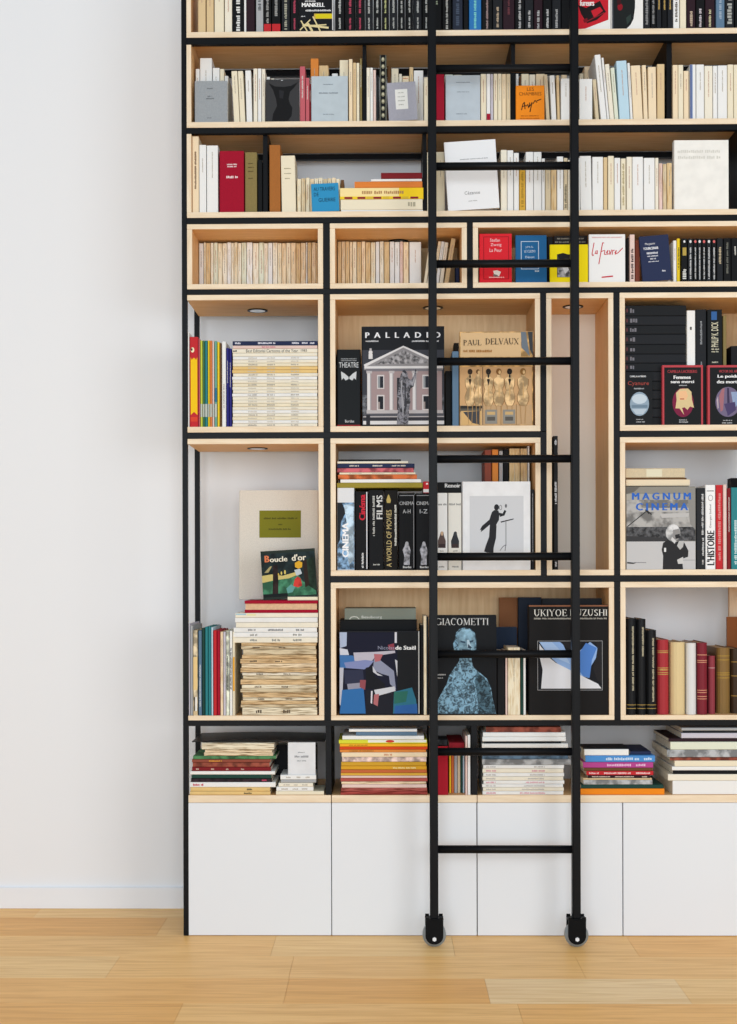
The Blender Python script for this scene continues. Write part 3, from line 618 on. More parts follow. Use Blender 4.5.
row([(560.9,571,78.6,'white'),(571.4,578.8,79.4,'ivory')], zB, .012, 'left of right ladder rail, second shelf', gB)
row([(561.4,567,75,'peach',{'d':.17}),(579.6,583.8,73.6,'cream',{'d':.17}),(584.4,590.6,66.6,'peach',{'d':.17})], zB, .05, 'behind white pair, second shelf', gB)
row([(579.4,592.4,79,'white'),(595.6,599.2,79.4,'beige',{'l':-3}),(601,607,54.6,'white',{'l':-6.4}),(607.4,609.6,57.6,'white',{'l':-5.8}),(610,614.4,64,'ivory',{'l':-5}),(614.8,618.8,67.6,'palegreen',{'l':-4.2}),
     (619.6,630,60.6,'lightblue',{'l':-3.4}),(630.4,633,63,'white',{'l':-3}),(633.4,643,65.4,'peach',{'l':-2.6}),(643.8,648,65.2,'peach',{'l':-1.8}),(648.6,656.6,67,'peach',{'l':-.6}),(657.2,664.6,64.2,'tan')],
    zB, .014, 'right of the ladder, second shelf', gB)
row([(672.8,678,65,'peach'),(678.3,683.4,65,'cream'),(683.8,688.8,71,'peach'),(689.8,695.8,64.6,'white',{'dash':None,'art':1,'x':'with blue edge'}),(696.3,704.2,64.6,'white'),(704.6,712.6,66,'ivory'),(713,717.4,66,'white'),(717.8,727.2,65.6,'white'),
     (727.6,733.4,64.6,'cream'),(733.8,741.6,64.8,'cream'),(742,749,64.8,'ivory'),(749.4,757,64.8,'cream')], zB, .014, 'past last divider, second shelf', gB)
# ================================================================== THIRD SHELF (C)
gC = 'books on the third shelf'
row([(192.2,198.8,136.5,'peach',{'dash':T1('6a4a30',.2,.7,.14)}),(199.2,206.2,145,'white'),(206.7,218,145.6,'white')], zC, .01, 'at left end, third shelf', gC)
b = row([(219.4,244,151,'crimson',{'label':'thick crimson hardcover with two white title lines, third shelf','dash':None,'hard':True,'name':'hardcover_book','kind':'cloth'})], zC, .01, '', gC)[0]
dashes(b, [(227,237,163.8,165.2,'h'),(227.4,236.6,166,167.4,'h'),(226.4,238,176,178.4,'h')], 'f0d8d8')
row([(245,257,152.4,'olive',{'dash':('4f4022',lambda k:[(248,253.6,163,164,'h'),(248,254,167,168,'h'),(248,253.6,171,172,'h'),(248.4,253,178,179,'h')]),'kind':'cloth'}),(257.8,262.2,160,'black',{'dash':None})], zC, .014, 'after crimson book, third shelf', gC)
row([(269.4,280.4,145,'a96a34',{'label':'tall orange-brown cloth book right of first upright, third shelf','kind':'cloth','dash':None})], zC, .012, '', gC)
for nm, col in (): pass
row([(281.8,296,155.6,'cream',{'l':-1,'dash':('9c9274',lambda k:[(285,292,168,169,'h'),(285,292,173,174,'h'),(285.6,291,178,179,'h')])})], zC, .012, 'next to orange-brown book, third shelf', gC)
row([(297+ i*4.35, 301+ i*4.35, 179 - (i%3)*.6, ['cream','beige','cream','peach','cream'][i%5], {'kind':'aged'}) for i in range(10)] + [(340.8,344,180,'brown',{'dash':None})], zC, .035, 'of worn pocket run, third shelf', gC)
b = book('paperback_book', 'tilted bright blue pamphlet with black title facing out, third shelf', 'book', 312, 339.4, 184, zC, .008, '2f8fc0', 'face', thick=.01, roll=2.4)
lettering(b, [('AU TRAVERS', 314.5, 336, 187.6, 191.4), ('DE', 314.6, 319.4, 193, 196.6), ('GUERRE', 319, 336, 198.6, 202.4)], '16303f')
zz = zC
st, zz = stack([(341,423,211,209.8,'white',{'label':'thin white book lowest in the lying pile, third shelf'}),
     (340.6,422.6,208.8,199.2,'cream',{'label':'thick cream book lying second from bottom in third-shelf pile','m':('b0a890',[(408,417)])}),
     (340,423.4,199,187.8,'yellow',{'label':'yellow book with crimson dashed band lying in third-shelf pile','m':None}),
     (354.5,422.4,187.4,181.4,'dd8038',{'label':'orange-brown book lying in third-shelf pile','m':None}),
     (371,421.8,181.2,178.8,'white',{'label':'slim white booklet lying in third-shelf pile','m':None}),
     (381,422.2,178.4,172.6,'darkred',{'label':'dark red book topmost of the lying pile, third shelf'})], zC, .012, '', 'lying pile on the third shelf', name='paperback_book', word='book', depth=.14, marks=False)
y = st[2]; hb = y.yb - y.yt
art(y, [('f7e0a0', rc(340,y.yt,399,y.yb-hb*.24)), ('f4cf24', rc(399,y.yt,423.4,y.yb))] + [('8c1c34', rc(a, y.yb-hb*.2, a+8, y.yb-hb*.02)) for a in (344.4,357.4,373.4,393,410.4)] + [('d8b63a', rc(a, y.yb-hb*.2, a+6.5, y.yb-hb*.02)) for a in (366.5,383,402)], 'spine_band')
dashes(y, [(362,404,y.yt+hb*.28,y.yt+hb*.55,'h')], 'b58a5a')
row([(427.2,429.4,152.4,'cream',{'dash':None}),(430,435.6,152,'cream')], zC, .014, 'behind left ladder rail, third shelf', gC)
row([(436.2,444.8,152,'cream')], zC, .05, 'left of large white cover, third shelf', gC)
b = book('paperback_book', 'large tilted plain white cover facing out behind ladder, third shelf', 'book', 448, 499.6, 142.2, zC, .006, 'efeff0', 'face', thick=.016, roll=3.4)
dashes(b, [(463,491,160,161,'h')], 'a9a9aa'); lettering(b, [('Cézanne', 465.5, 481, 192.6, 196)], '77777a'); dashes(b, [(469,478,202,203,'h')], 'aaaaaa', 'small_print')
row([(500.8,507,150,'ivory'),(507.3,513.4,150.4,'white'),(513.8,519,153,'white'),(519.4,525.4,168,'gold',{'kind':'cloth','dash':T1('a8842e',.1,.9,.2)}),(525.8,533.4,152,'white'),(533.7,541.6,152,'white'),(541.9,545,158.6,'white'),(545.4,550.8,167,'beige'),
     (551.1,556.6,167.6,'tan',{'kind':'aged'}),(557,563.4,156.6,'white'),(563.8,567.6,158,'beige',{'dash':T1('6a6450',.5,.95,.3)}),(568,572,160,'ivory'),(572.4,580,158,'white')], zC, .016, 'right of large white cover, third shelf', gC)
row([(580.6,592,156,'white',{'l':-.8}),(592.4,603.2,157,'white'),(603.6,607.4,157.4,'tan',{'dash':None}),(608,614,156,'cream'),(614.4,620.4,158,'white'),(621,625.8,158.6,'cream',{'dash':T1('a8986a',.1,.9,.2)}),(626.6,632,157,'ivory'),(632.4,643.2,157,'white'),
     (643.8,654.8,158,'white'),(655.2,658.6,158,'ivory'),(659,662.6,163.4,'pink',{'kind':'aged'}),(663,666.6,164,'beige',{'kind':'aged'}),(667,672,163,'tan',{'kind':'aged'})], zC, .014, 'right of ladder, third shelf', gC)
b = book('hardcover_book', 'large cream slipcase with faint capitals facing out at right, third shelf', 'book', 674, 728.6, 140.2, zC, .008, 'f2efe8', 'face', thick=.032, hard=True, kind='paper')
dashes(b, [(677.5,721,150,153,'h'),(678,721,156,159,'h')], 'd6d3ca')
# ================================================================== FOURTH ROW (D): pocket books
def runs(edges, cols, top, place, d, zf, group, foots={}, kinds={}):
    it = []
    for i, (a, b_) in enumerate(edges):
        o = {'kind': kinds.get(i, 'aged')}
        if i in foots: o['foot'] = foots[i]; o['dash'] = None
        it.append((a, b_, top + random.uniform(-.5, .5), cols[i], o))
    return row(it, zf, d, place, group, word='pocket book')
ED = [(199,203.4),(203.7,205.8),(206,210.3),(210.6,213.5),(213.8,217.7),(218,222),(222.3,226.9),(227.2,230.9),(231.2,233.8),(234.1,237.6),(237.9,241.3),(241.6,246.3),(246.6,252.4),(252.8,258.6),(258.9,263.8),(264,267.8),(268.1,272.4),(272.8,277.4),(277.7,281.6),(281.9,286),(286.3,290.7),(291,295.8),(296.1,300.6),(300.9,305.7),(306,307.4),(307.7,311.5),(311.8,315.8),(316,317.6)]
CO = ['white','cream','orange','ivory','palegreen','cream','ivory','white','ivory','cream','ivory','palegreen','white','ivory','palegreen','ivory','white','ivory','cream','peach','cream','peach','tan','peach','white','tan','peach','tan']
PAL['orange2'] = 'd9a468'; CO[2] = 'tan'
runs(ED, CO, 243.0, 'of left pocket run, fourth row', .16, zD, 'pocket books in the left box of the fourth row', kinds={0:'paper',16:'paper'})
ED2 = [(337.6,341.4),(341.7,345),(345.3,349.5),(349.8,352.3),(352.6,356.6),(357,361.3),(361.6,365.3),(365.6,370.6),(371,375.3),(375.7,379.4),(379.8,383.7),(384.2,389.4),(389.8,394.4),(394.7,399.6),(399.9,403),(403.4,408.6),(409.4,421.2)]
CO2 = ['tan','peach','tan','peach','cream','tan','peach','tan','cream','white','ivory','tan','white','white','pink','peach','white']
runs(ED2, CO2, 242, 'of pocket run left of ladder, fourth row', .16, zD, 'pocket books in the second box of the fourth row', {0:'7f8f5a', 9:'b0483c', 11:'3f7f78'}, {9:'paper',12:'paper',13:'paper',16:'paper'})
row([(422.6,425.6,242,'cream',{'l':7}),(426,429.4,241,'ivory',{'l':7.5}),(431,434,241.4,'peach',{'l':7.5}),(434.6,437.8,241.6,'white',{'l':7}),(438.4,442.2,242.4,'ivory',{'l':6.4}),(443,447.6,238.4,'tan',{'l':8.4}),(455.6,459.4,262,'navy',{'dash':None})], zD, .12, 'of slanting books, fourth row', 'slanting books behind the ladder in the fourth row', word='pocket book', kind='paper')
b = book('paperback_book', 'red cover with thin dark frame facing out behind ladder, fourth row', 'book', 479.4, 511.8, 233.8, zD, .01, 'd8222e', 'face', thick=.012)
art(b, [('8a1018', rc(483.4,236.6,509,279.4)), ('d8222e', rc(484,237.2,508.4,278.8)), ('e9dfd8', [(493,271),(497,270.4),(501,272),(499,276.4),(494.6,275.6)]), ('7a6a66', [(493,274),(497,275),(499,277),(493.4,276.6)])])
lettering(b, [('Stefan', 490, 500, 238.6, 241.8), ('Zweig', 490.6, 501.4, 243.4, 247), ('La Peur', 489.6, 502, 248.6, 252)], 'f0d0d0'); dashes(b, [(489,504,277,278,'h')], 'f0d0d0', 'small_print')
b = book('paperback_book', 'blue cover with white rectangle frame facing out, fourth row', 'book', 515.6, 546.8, 235, zD, .01, '1f5f90', 'face', thick=.014, lean=2)
art(b, [('c9d4de', rc(521,241,539,269.4)), ('1f5f90', rc(521.6,241.6,538.4,268.8))]); lettering(b, [('J.M.G.', 525.6, 533.6, 246, 248.2), ('LE CLEZIO', 524.4, 535.6, 250, 252.4), ('Désert', 525.4, 534.6, 256, 258.2)], 'd3dde6'); dashes(b, [(535,539,270.6,272,'h')], 'd3dde6', 'small_print')
book('paperback_book', 'black slim book standing behind the blue and yellow covers, fourth row', 'book', 547.2, 553.4, 236.6, zD, .05, '1b1b1d', 'spine')
b = book('paperback_book', 'black cover with pale print showing above the yellow cover, fourth row', 'book', 553.8, 587.4, 235.8, zD, .04, '1e1b1c', 'face', thick=.014)
dashes(b, [(557,584,238,239.4,'h'),(555,586,241.4,242.8,'h')], '8a8478')
b = book('paperback_book', 'bright yellow cover with black-and-white picture facing out, fourth row', 'book', 549.8, 588, 244.6, zD, .01, 'f0d80a', 'face', thick=.012)
art(b, [('3a3a3c', rc(557,254.4,570.5,277.4)), (('8a8a8c','mottle'), rc(557.6,262,570,277)), ('19191b', [(557,254.4),(563,253),(570,255),(570.4,259),(566,258.6),(560,260.4)]), ('c9c9cb', [(562,267),(567,265),(569,270),(565,274)])])
b = book('paperback_book', 'white cover with red handwritten title and red dash, fourth row', 'book', 588.8, 625.2, 234.4, zD, .01, 'ecebe9', 'face', thick=.014)
RB_ = [('c6303c', q) for q in ribbon([(594,243),(592,254),(592.6,255.6),(593.6,255)],.9)+ribbon([(596.2,250.6),(595,253.6),(596.6,253.8),(597.4,250.6),(597.2,254)],.7)+ribbon([(603.8,243),(602.6,243),(598.8,264)],.9)+ribbon([(600.6,252),(604.4,250.4)],.7)+ribbon([(604.8,250.6),(604.4,254.4),(606,254.6)],.8)+ribbon([(606.4,252.8),(608,250.4),(606.8,254.4),(609,254)],.8)+ribbon([(609.4,250.6),(610,254.6),(611.8,250)],.8)+ribbon([(612.2,254.6),(612.8,250.6),(614.4,250.4)],.8)+ribbon([(614.8,252.8),(616.4,250.6),(615.2,254.4),(618,253),(622.6,248.4)],.8)+ribbon([(602,277.4),(612.6,276.4)],1.3)]
art(b, RB_, 'handwritten_title'); dashes(b, [(592,622,237,238,'h')], 'd8a0a0', 'small_print')
row([(626.2,629.2,238,'black',{'dash':None,'d':.03}),(629.8,634.8,234.6,'pink',{'dash':T1('3a2a2a',.3,.95,.24)}),(635.2,640,240,'rust',{'dash':None,'d':.04})], zD, .012, 'between white and navy covers, fourth row', 'spines in the right box of the fourth row')
b = book('paperback_book', 'navy cover with white centred print leaning left, fourth row', 'book', 642.6, 672, 236.6, zD, .01, '27304f', 'face', thick=.014, roll=4.6)
lettering(b, [('Marguerite', 648, 658, 243.4, 246.2, 0, .01), ('YOURCENAR', 646, 661, 247.8, 250.4, 0, .02)], 'e6e6ea'); dashes(b, [(649,660,253,255,'h'),(649.4,660,256.4,257.6,'h'),(652,658,259,260.4,'h'),(650,661,262,263,'h'),(663,666.6,271.6,273.4,'h')], 'd6d6de', 'small_print')
row([(667.4,671.2,239,'white',{'l':-3,'d':.045}),(673.2,676.6,240.6,'white'),(677,680.2,238.6,'yellow',{'dash':T1('6a6420',.2,.7,.2)})], zD, .03, 'after navy cover, fourth row', 'spines in the right box of the fourth row')
k = T1('c9c9c9',.2,.93,.16)
it = [(681.4,687.4,238.6,'black',{'dash':T1('d8d8d0',.7,.92,.3),'x':'with gold label'})] + [(a,b_,238.8,'black' if i%2 else 'charcoal',{'dash':k,'x':'with white dot'}) for i,(a,b_) in enumerate([(688,693),(693.4,697.4),(697.8,701.6),(702,706.2),(706.6,711.4),(711.8,716.4)])] + [(717,723,238.4,'charcoal',{'dash':T1('b9a98c',.2,.6,.2)}),(723.6,731,238.2,'black',{'dash':T1('6f6f66',.1,.8,.14)}),(731.4,739,238.2,'black'),(739.4,747,238.2,'charcoal'),(747.4,756,238.2,'black')]
for i, b in enumerate(row(it, zD, .02, 'in dark run, fourth row', 'dark spines at the right end of the fourth row')):
    if i == 0: art(b, [('b39a4a', rc(682.6,b.yt+9,686.4,b.yt+17)), ('e6e6e6', ell(684.4,b.yt+3,1.1,1.3,8))], 'spine_label')
    elif i < 7: m = (b.x0+b.x1)/2; art(b, [('e0e0e0' if i % 2 else 'd86a6a', ell(m,b.yt+2.8,1.2,1.5,10))], 'spine_label')
# ================================================================== FIFTH ROW (E)
gE = 'bright comics standing in the open box'
its = [(187.9,189.3,332.6,'white',{'dash':None,'x':'very thin'}),(189.6,198.2,337,'red',{'dash':None,'label':'red comic album with yellow panel on its spine'}),(198.5,200,339,'rose',{'dash':None}),(200.3,202.5,340.5,'c5cf4a',{'dash':None,'label':'thin yellow-green comic album between rose and dark green spines'}),(202.8,204.6,340.6,'green',{'dash':None}),
       (204.9,207.6,340.6,'teal',{'dash':None}),(207.9,209.6,340.4,'yellow',{'dash':None}),(209.9,212,340.6,'da8048',{'dash':None,'label':'thin orange comic album between two bright spines'}),(212.3,214.2,341,'pink',{'dash':None}),(214.5,217,341,'6fa89a',{'dash':None,'label':'pale teal comic album near the brown spine'}),
       (217.3,219.6,342,'yellow',{'dash':None}),(219.9,221.4,343,'brown',{'dash':None}),(221.8,226,341.6,'white',{'dash':T1('9a8a80',.5,.8,.14)}),(226.3,228.9,348,'indigo'),(229.2,231.6,348.6,'indigo')]
out = row(its, zE, .002, 'beside the cartoon pile', gE, word='comic album', name='comic_album', depth=.24, hard=True)
b = out[1]; art(b, [('f2c418', [(190.6,357),(191.6,360),(194,357.6),(196.4,360),(197.4,357),(197.4,415),(194,412),(190.6,415)]), ('f4e9c0', ell(192.6,350,1.8,2.6)), ('1a1a1a', ell(191.8,349.6,.9,1.5,10)), ('d8442e', rc(190.6,417,197.4,421.6))], 'spine_picture')
for q in out[3:10]: art(q, [('b9bfb4', rc(q.x0, 404, q.x1, 417))], 'spine_label')
art(out[9], [('2f6f8f', rc(out[9].x0, 388, out[9].x1, 402))], 'spine_panel')
cl = ['ivory','white','cream','ivory','white','ivory','cream','ivory','ivory','white','ivory','ivory','cream','ivory','white','ivory','tan2','tan2','cream','ivory','white','ivory']
PAL['tan2'] = 'e8c684'; WORD['tan2'] = 'tan'
y0, y1 = 426.8, 353.0; n = 22; pp = (y0 - y1)/n; items = []
for i in range(n):
    jx = random.uniform(-.4, .5); items.append((232.6 + jx, 317.4 + jx*.6, y0 - i*pp, y0 - (i+1)*pp, cl[i], {'m': ('c2bbae' if i % 3 else '98928a', [(248 + jx, 257 + jx), (267, 275), (291, 299)])}))
items[-1][5]['m'] = None
items += [(232.4,317.6,353,348.7,'ivory',{'label':'paperback titled Best Editorial Cartoons of the Year in the pile','m':('2a2a2a',[(233,238)])}),(232.8,317.4,348.7,345.4,'pink',{'label':'pale pink annual just under the navy top one','m':('c0607a',[(262,276)])}),(232.6,317.6,345.2,341,'navy',{'label':'navy annual topmost of the cartoon pile','m':('dcdce6',[(235,241),(258,276),(292,300),(302,308),(310,315)])})]
st, zz = stack(items, zE, .004, 'of cartoon pile', 'annuals in the cartoon pile', name='paperback_book', word='annual', depth=.2, kind='paper')
b = st[n]; lettering(b, [('Best Editorial Cartoons of the Year', 246, 298, b.yt+.5, b.yb-.5, 0, 0), ('1983', 301, 307, b.yt+.7, b.yb-.9, 0, 0)], '2a2a2c', 'spine_title')
b = book('hardcover_book', 'black encyclopedia with Théâtre on its spine beside the PALLADIO cover', 'book', 336.8, 360.6, 349.6, zE, .01, '0f1113', 'spine', depth=.2, hard=True, kind='gloss')
lettering(b, [('THEATRE', 339, 358.6, 362.4, 367.6, 0, .01)], 'cfd2d4'); dashes(b, [(341,357,358.4,359.4,'h'),(341,357,360.2,361.2,'h')], '9a9da0', 'small_print')
art(b, [('c9ccce', [(341,371.4),(344.6,373.6),(348.6,377),(348.6,379),(345.6,380.6),(343.6,378),(341.6,380)]), ('c9ccce', [(356.6,371.4),(353,373.6),(349.4,377),(349.4,379),(352.4,380.6),(354,378),(356,380)]), ('a02020', rc(337,425,360.4,426))], 'spine_picture')
lettering(b, [('Bordas', 345, 354, 420, 422.6, 0, .01)], 'e0e0e0', 'small_title')
# PALLADIO
b = book('hardcover_book', 'large art book titled PALLADIO with columned villa and statue on cover', 'book', 361.6, 444.4, 326.4, zE, .008, '17181c', 'face', thick=.03, hard=True, kind='gloss')
W1, W2, PK = 'b9b3b4', 'd9d6d6', 'a08c8c'
sh = [('3a3c44', rc(362.4,350,444,424.6)), (('5a5c62','mottle'), rc(362.4,395,369,424.6)), (('4a4c52','mottle'), rc(436,395,444,424.6)),
      ('8d8a8c', [(364,366.4),(403.6,346.6),(443,364.6),(443,370),(364,370)]), (W2, [(363.6,364.6),(403.4,345.8),(403.4,347.6),(365,367)]), (W2, [(403.4,345.8),(443.4,363.6),(442,366),(403.4,347.6)]), (('8f8c8e','mottle'), [(375,364.4),(403.6,350.6),(432,363.4)]),
      (W2, rc(364.4,366.2,443,368.6)), ('77747a', rc(366,368.6,442,371.4)), (PK, rc(367,371.4,442,412)), (W1, rc(366.4,410.4,443,413.6)), ('55555c', rc(364,413.6,444,416.4)), (W1, rc(363,416.4,444,417.4)), ('34343a', rc(363,417.4,444,421)), (W2, rc(363,421,444,424.6)), ('2c2c32', rc(366,415,370,424.6))]
for cx in (369.2, 391.6, 414.6, 434.6): sh += [(W2, rc(cx-2,372.6,cx+2,411)), ('9c979a', rc(cx+.9,372.6,cx+2,411)), (W1, rc(cx-2.8,371,cx+2.8,373.4)), (W1, rc(cx-2.6,410,cx+2.6,412.4))]
for cx in (380.6, 426): sh += [('cfc9c8', rc(cx-3.6,375,cx+3.6,389)), ('2a2c34', rc(cx-2.6,376.4,cx+2.6,388)), ('8c9094', rc(cx-2.6,376.4,cx-.6,388)), ('cfc9c8', rc(cx-3.8,395,cx+3.8,410.4)), ('22242a', rc(cx-2.6,396.4,cx+2.6,409.4)), ('9a8f8c', rc(cx-2.6,402,cx-.8,409.4))]
sh += [('2c2e34', rc(397,378,402,410)), (W2, ell(370.6,352.4,2,2.4,10)), (W2, rc(368.6,354,372.6,359)), (W1, rc(369.6,348.4,371.6,351))]
SG = '6d6c72'; SD = '3d3d43'
sh += [(('74737a','rough'), [(396.6,424.4),(398,408),(397,397),(398.6,389),(399,381),(401,374.4),(403.4,371),(405.4,371),(407.4,373.4),(408,378),(411,380.6),(413.6,376),(415.4,369.6),(416.6,370),(415.4,379),(413.4,387),(410.6,388.6),(409.6,394),(410.4,402),(409,410),(408,424.4)]),
       (SD, [(404.4,383),(406.4,384),(405.6,394),(407,404),(405.4,414),(404.6,404)]), ('a3a2a8', [(400.6,381),(402.4,380),(402,392),(404,404),(403,418),(401.4,402)]), ('9c9ba2', ell(403.8,373.6,1.8,2.4,10)), (SD, [(402,371.4),(404.4,370),(406.6,372.4),(406,374.4),(403.6,372.6)]), ('a3a2a8', [(409.4,381.4),(412.6,382),(414.4,376),(414.8,380),(412.6,386.6)])]
art(b, sh)
lettering(b, [('P  A  L  L  A  D  I  O', 365.6, 440.4, 332.4, 338, 0, .025)], 'e9e9ec')
dashes(b, [(365.8,378.6,340.4,342,'h'),(412,440,340.6,342.2,'h')], 'c9c9cc', 'small_print')
row([(445.2,451.8,371,'black',{'dash':None,'d':.03}),(452.2,458.8,351.4,'bluegrey',{'dash':None})], zE, .012, 'between the two art covers', 'spines between PALLADIO and Delvaux covers', word='book', depth=.18)
book('paperback_book', 'dark spine rising behind the blue-grey one beside the Delvaux cover', 'book', 454, 459, 343, zE, .2, '2b2622', 'spine', depth=.08)
b = book('hardcover_book', 'sand-coloured art book titled PAUL DELVAUX with sketched figures on cover', 'book', 459.6, 533.6, 331.6, zE, .008, 'cda476', 'face', thick=.022, hard=True, kind='paper')
sh = [(('d0a468','spots'), rc(459.8,331.8,533.4,425.4)), ('d9b688', rc(460.6,332.6,521,357)), ('6f7780', [(521,332),(526,332),(528,345),(530,357),(526,352),(521.6,348)]), ('3c3e42', [(528,332),(533,332),(533,356),(530,350)]), ('cda374', rc(460,367,532,405)), ('c2a078', rc(460,405,532,425)), ('2e2c2a', rc(460,405.8,482,408.6)), ('5a564e', rc(460,408.6,481,412)), ('d6ae74', rc(461,411,481.4,425)), ('44454a', [(463,412),(480,411),(480,425),(472,423),(467,417)]), ('3a332c', rc(482.4,367,483,425)), ('8a6a40', rc(500.6,404,501.2,425)), ('8a6a40', rc(516,404,516.6,425))]
for cx, hr_, s, braid in ((470,'3a2c22',1,1), (478,'6a4c30',.8,0), (488.4,'2c2622',1.05,1), (498.8,'8a6034',1.1,0), (509.6,'241f1c',1.05,1), (523,'8f6838',1.15,0)):
    body = [(cx-1.4,374),(cx+1.4,374),(cx+2,377),(cx+4.6*s,379.4),(cx+4.4*s,385),(cx+3*s,390),(cx+4.8*s,396),(cx+4.6*s,401),(cx+2.6*s,406),(cx-2.6*s,406),(cx-4.6*s,401),(cx-4.8*s,396),(cx-3*s,390),(cx-4.4*s,385),(cx-4.6*s,379.4),(cx-2,377)]
    sh += [('8f6a42', [(cx+(u-cx)*1.12, v+.3) for u, v in body]), (('dab888','spots'), body), ('c99f68', [(cx+.2,379),(cx+.7,392),(cx+.2,402),(cx-.3,392)]), (hr_, ell(cx,371.8,2.5*s,3*s,12)), ('e0bc88', ell(cx+(.9 if not braid else 0),372.4,1.3 if not braid else .1,1.9 if not braid else .1,10))]
    if braid: sh += [(hr_, ell(cx,376.4,1,1.8,8)), (hr_, ell(cx,380.2,1.5,1.4,8)), (hr_, [(cx-1.2,381),(cx+1.2,381),(cx,386)])]
    sh += [('b08a58', q) for q in ribbon([(cx-2.4*s,406),(cx-1.6*s,424)],.6)] + [('b08a58', q) for q in ribbon([(cx+2.4*s,406),(cx+1.6*s,424)],.6)]
for a in (485, 503): sh += [('8d8a82', rc(a, 410, a+12, 424)), ('c9a874', rc(a+2, 412, a+10, 415)), ('5a5650', rc(a+2, 417, a+10, 421))]
sh += [('241c18', rc(533,352,533.6,425.4))]
art(b, sh); lettering(b, [('PAUL', 463.4, 481.4, 340, 345.4), ('DELVAUX', 485.6, 518.8, 338.6, 344.6)], '2c2420', serif=True)
dashes(b, [(463.4,492,350,352.4,'h')], 'a8743c', 'small_print')
b = book('paperback_book', 'thin black book standing alone in the tall narrow niche', 'book', 553.6, 558, 436, ZV(570.2), .02, '1d1e20', 'spine', depth=.24)
dashes(b, [(554.6,556.8,440,445,'v'),(554.6,556.8,482,504,'v'),(554.8,556.6,562,567,'v')], 'c9c9cb')
# right box: lying black pile
ys = [425.6,417,408,399,390,381,371.4,362.8,353.8,344.2,334,325,315.6,305]; items = []
for i in range(13):
    j = random.uniform(-.6, .4); items.append((625.2, 686 + j, ys[i], ys[i+1] + .3, 'charcoal' if i % 2 else '1b1d20', {'cw': 'charcoal', 'm': ('77757c', [(630, 634 + (i*7 % 6)), (682.4, 683.2)])}))
st, zz = stack(items, zE, .03, 'in pile of dark crime novels', 'lying dark crime novels in the right box', name='paperback_book', word='paperback', depth=.13)
for i, b in enumerate(st[6:]): art(b, [('5a3438', ell(626.9,(b.yt+b.yb)/2,1,2.2,10))], 'spine_label')
row([(687,695.4,310.6,'white',{'dash':('555555',lambda k:[(690,692,326,330,'h')])}),(696,706.4,309.6,'charcoal',{'dash':T2('8f9194',.1,.3,.45,.9,.1)})], zE, .03, 'beside lying dark novels', 'upright books in the right box', word='book', depth=.14)
b = book('paperback_book', 'black omnibus with large cream PHILIP K. DICK on its spine', 'book', 707.4, 722.4, 309.6, zE, .03, '171a1c', 'spine', depth=.15)
art(b, [('35619a', rc(711.4,311.6,717,320))], 'spine_picture'); lettering(b, [('PHILIP K. DICK', 711.4, 718.4, 322, 347, 90, .012)], 'e3ddc0'); dashes(b, [(711.5,719,348.6,350,'h'),(711.5,719,351,352.4,'h'),(712,718.6,361.6,363,'h')], 'c9c5ae', 'small_print')
row([(723,726.6,315.6,'olive',{'dash':None,'label':'grey-olive slim book right of the PHILIP K. DICK omnibus','d':.05})], zE, .03, '', None, word='book')
book('paperback_book', 'low black book at right edge behind the red-framed cover', 'book', 731, 740, 346, zE, .06, '1b1b1e', 'spine')
b = book('paperback_book', 'black cover titled Cyanure with pale blue disc, at left of box', 'book', 625.6, 652.4, 372.2, zE, .006, '181a1d', 'face', thick=.014)
art(b, [('8fa3b4', ell(639.5,404,9.6,12)), ('c3d0da', ell(639.5,399,7.6,5,14)), ('6f8496', rc(631.5,405,647.5,408)), ('b6c4d0', [(632,409),(647,409),(643,414.4),(636,414.4)])])
lettering(b, [('CAMILLA LACKBERG', 630, 646, 375.6, 377.2, 0, .02)], 'dfe0e2', 'author'); lettering(b, [('Cyanure', 627.8, 649, 381.2, 386.4)], 'a8483f'); dashes(b, [(634,644,388,389.4,'h'),(636,643,419,420,'h'),(636,645,421.4,422.6,'h')], 'a9abae', 'small_print')
b = book('paperback_book', 'red-framed black cover titled Femmes sans merci with pale hair portrait', 'book', 662.2, 703, 365.2, zE, .006, 'b8444c', 'face', thick=.022)
art(b, [('17191b', rc(664.2,367.4,701.2,425.6)), ('7a2040', ell(683,402.6,10.6,14.6,28)), ('d6c090', [(676,393),(680,389),(688,388.6),(691.4,392),(692,400),(694,408),(690,406.6),(687.4,410),(684.6,407.4),(682,408),(684,415),(679.6,408.6),(675.4,408.4),(676.6,400)]), ('e9b98c', [(678.6,391.6),(686,390.6),(688,396),(686,400),(679,400)]), ('a8503a', rc(680,398.6,684,399.6))])
lettering(b, [('CAMILLA LACKBERG', 667.6, 697, 370, 373, 0, .02)], 'a03a40', 'author'); lettering(b, [('Femmes', 673.8, 690.6, 375.6, 379, 0, .03), ('sans merci', 670.8, 694, 380.4, 383.2, 0, .03)], 'f0f0f0'); dashes(b, [(679,687,385,386,'h'),(679,687,419.6,420.6,'h'),(679,688,421.6,422.8,'h')], 'b9babc', 'small_print')
b = book('paperback_book', 'red-framed black cover titled Le poids des morts with purple disc', 'book', 707.6, 748.4, 365.2, zE, .006, 'b8444c', 'face', thick=.022)
art(b, [('17191b', rc(709.8,367.4,746.6,425.6)), ('6f6480', ell(728,402,12.6,15,28)), ('a06a72', [(719,396),(722,389),(724.6,388),(723,410),(720.6,412)]), ('3c3450', [(727,388),(729,388),(730,412),(727.4,416)]), ('8fa0c0', [(731,392),(737,392),(739,402),(734,410)]), ('b9a8b0', [(716.6,400),(718,396),(718.6,408),(717.6,409)]), ('4a3f66', [(724,404),(735,402),(736,410),(728,416)])])
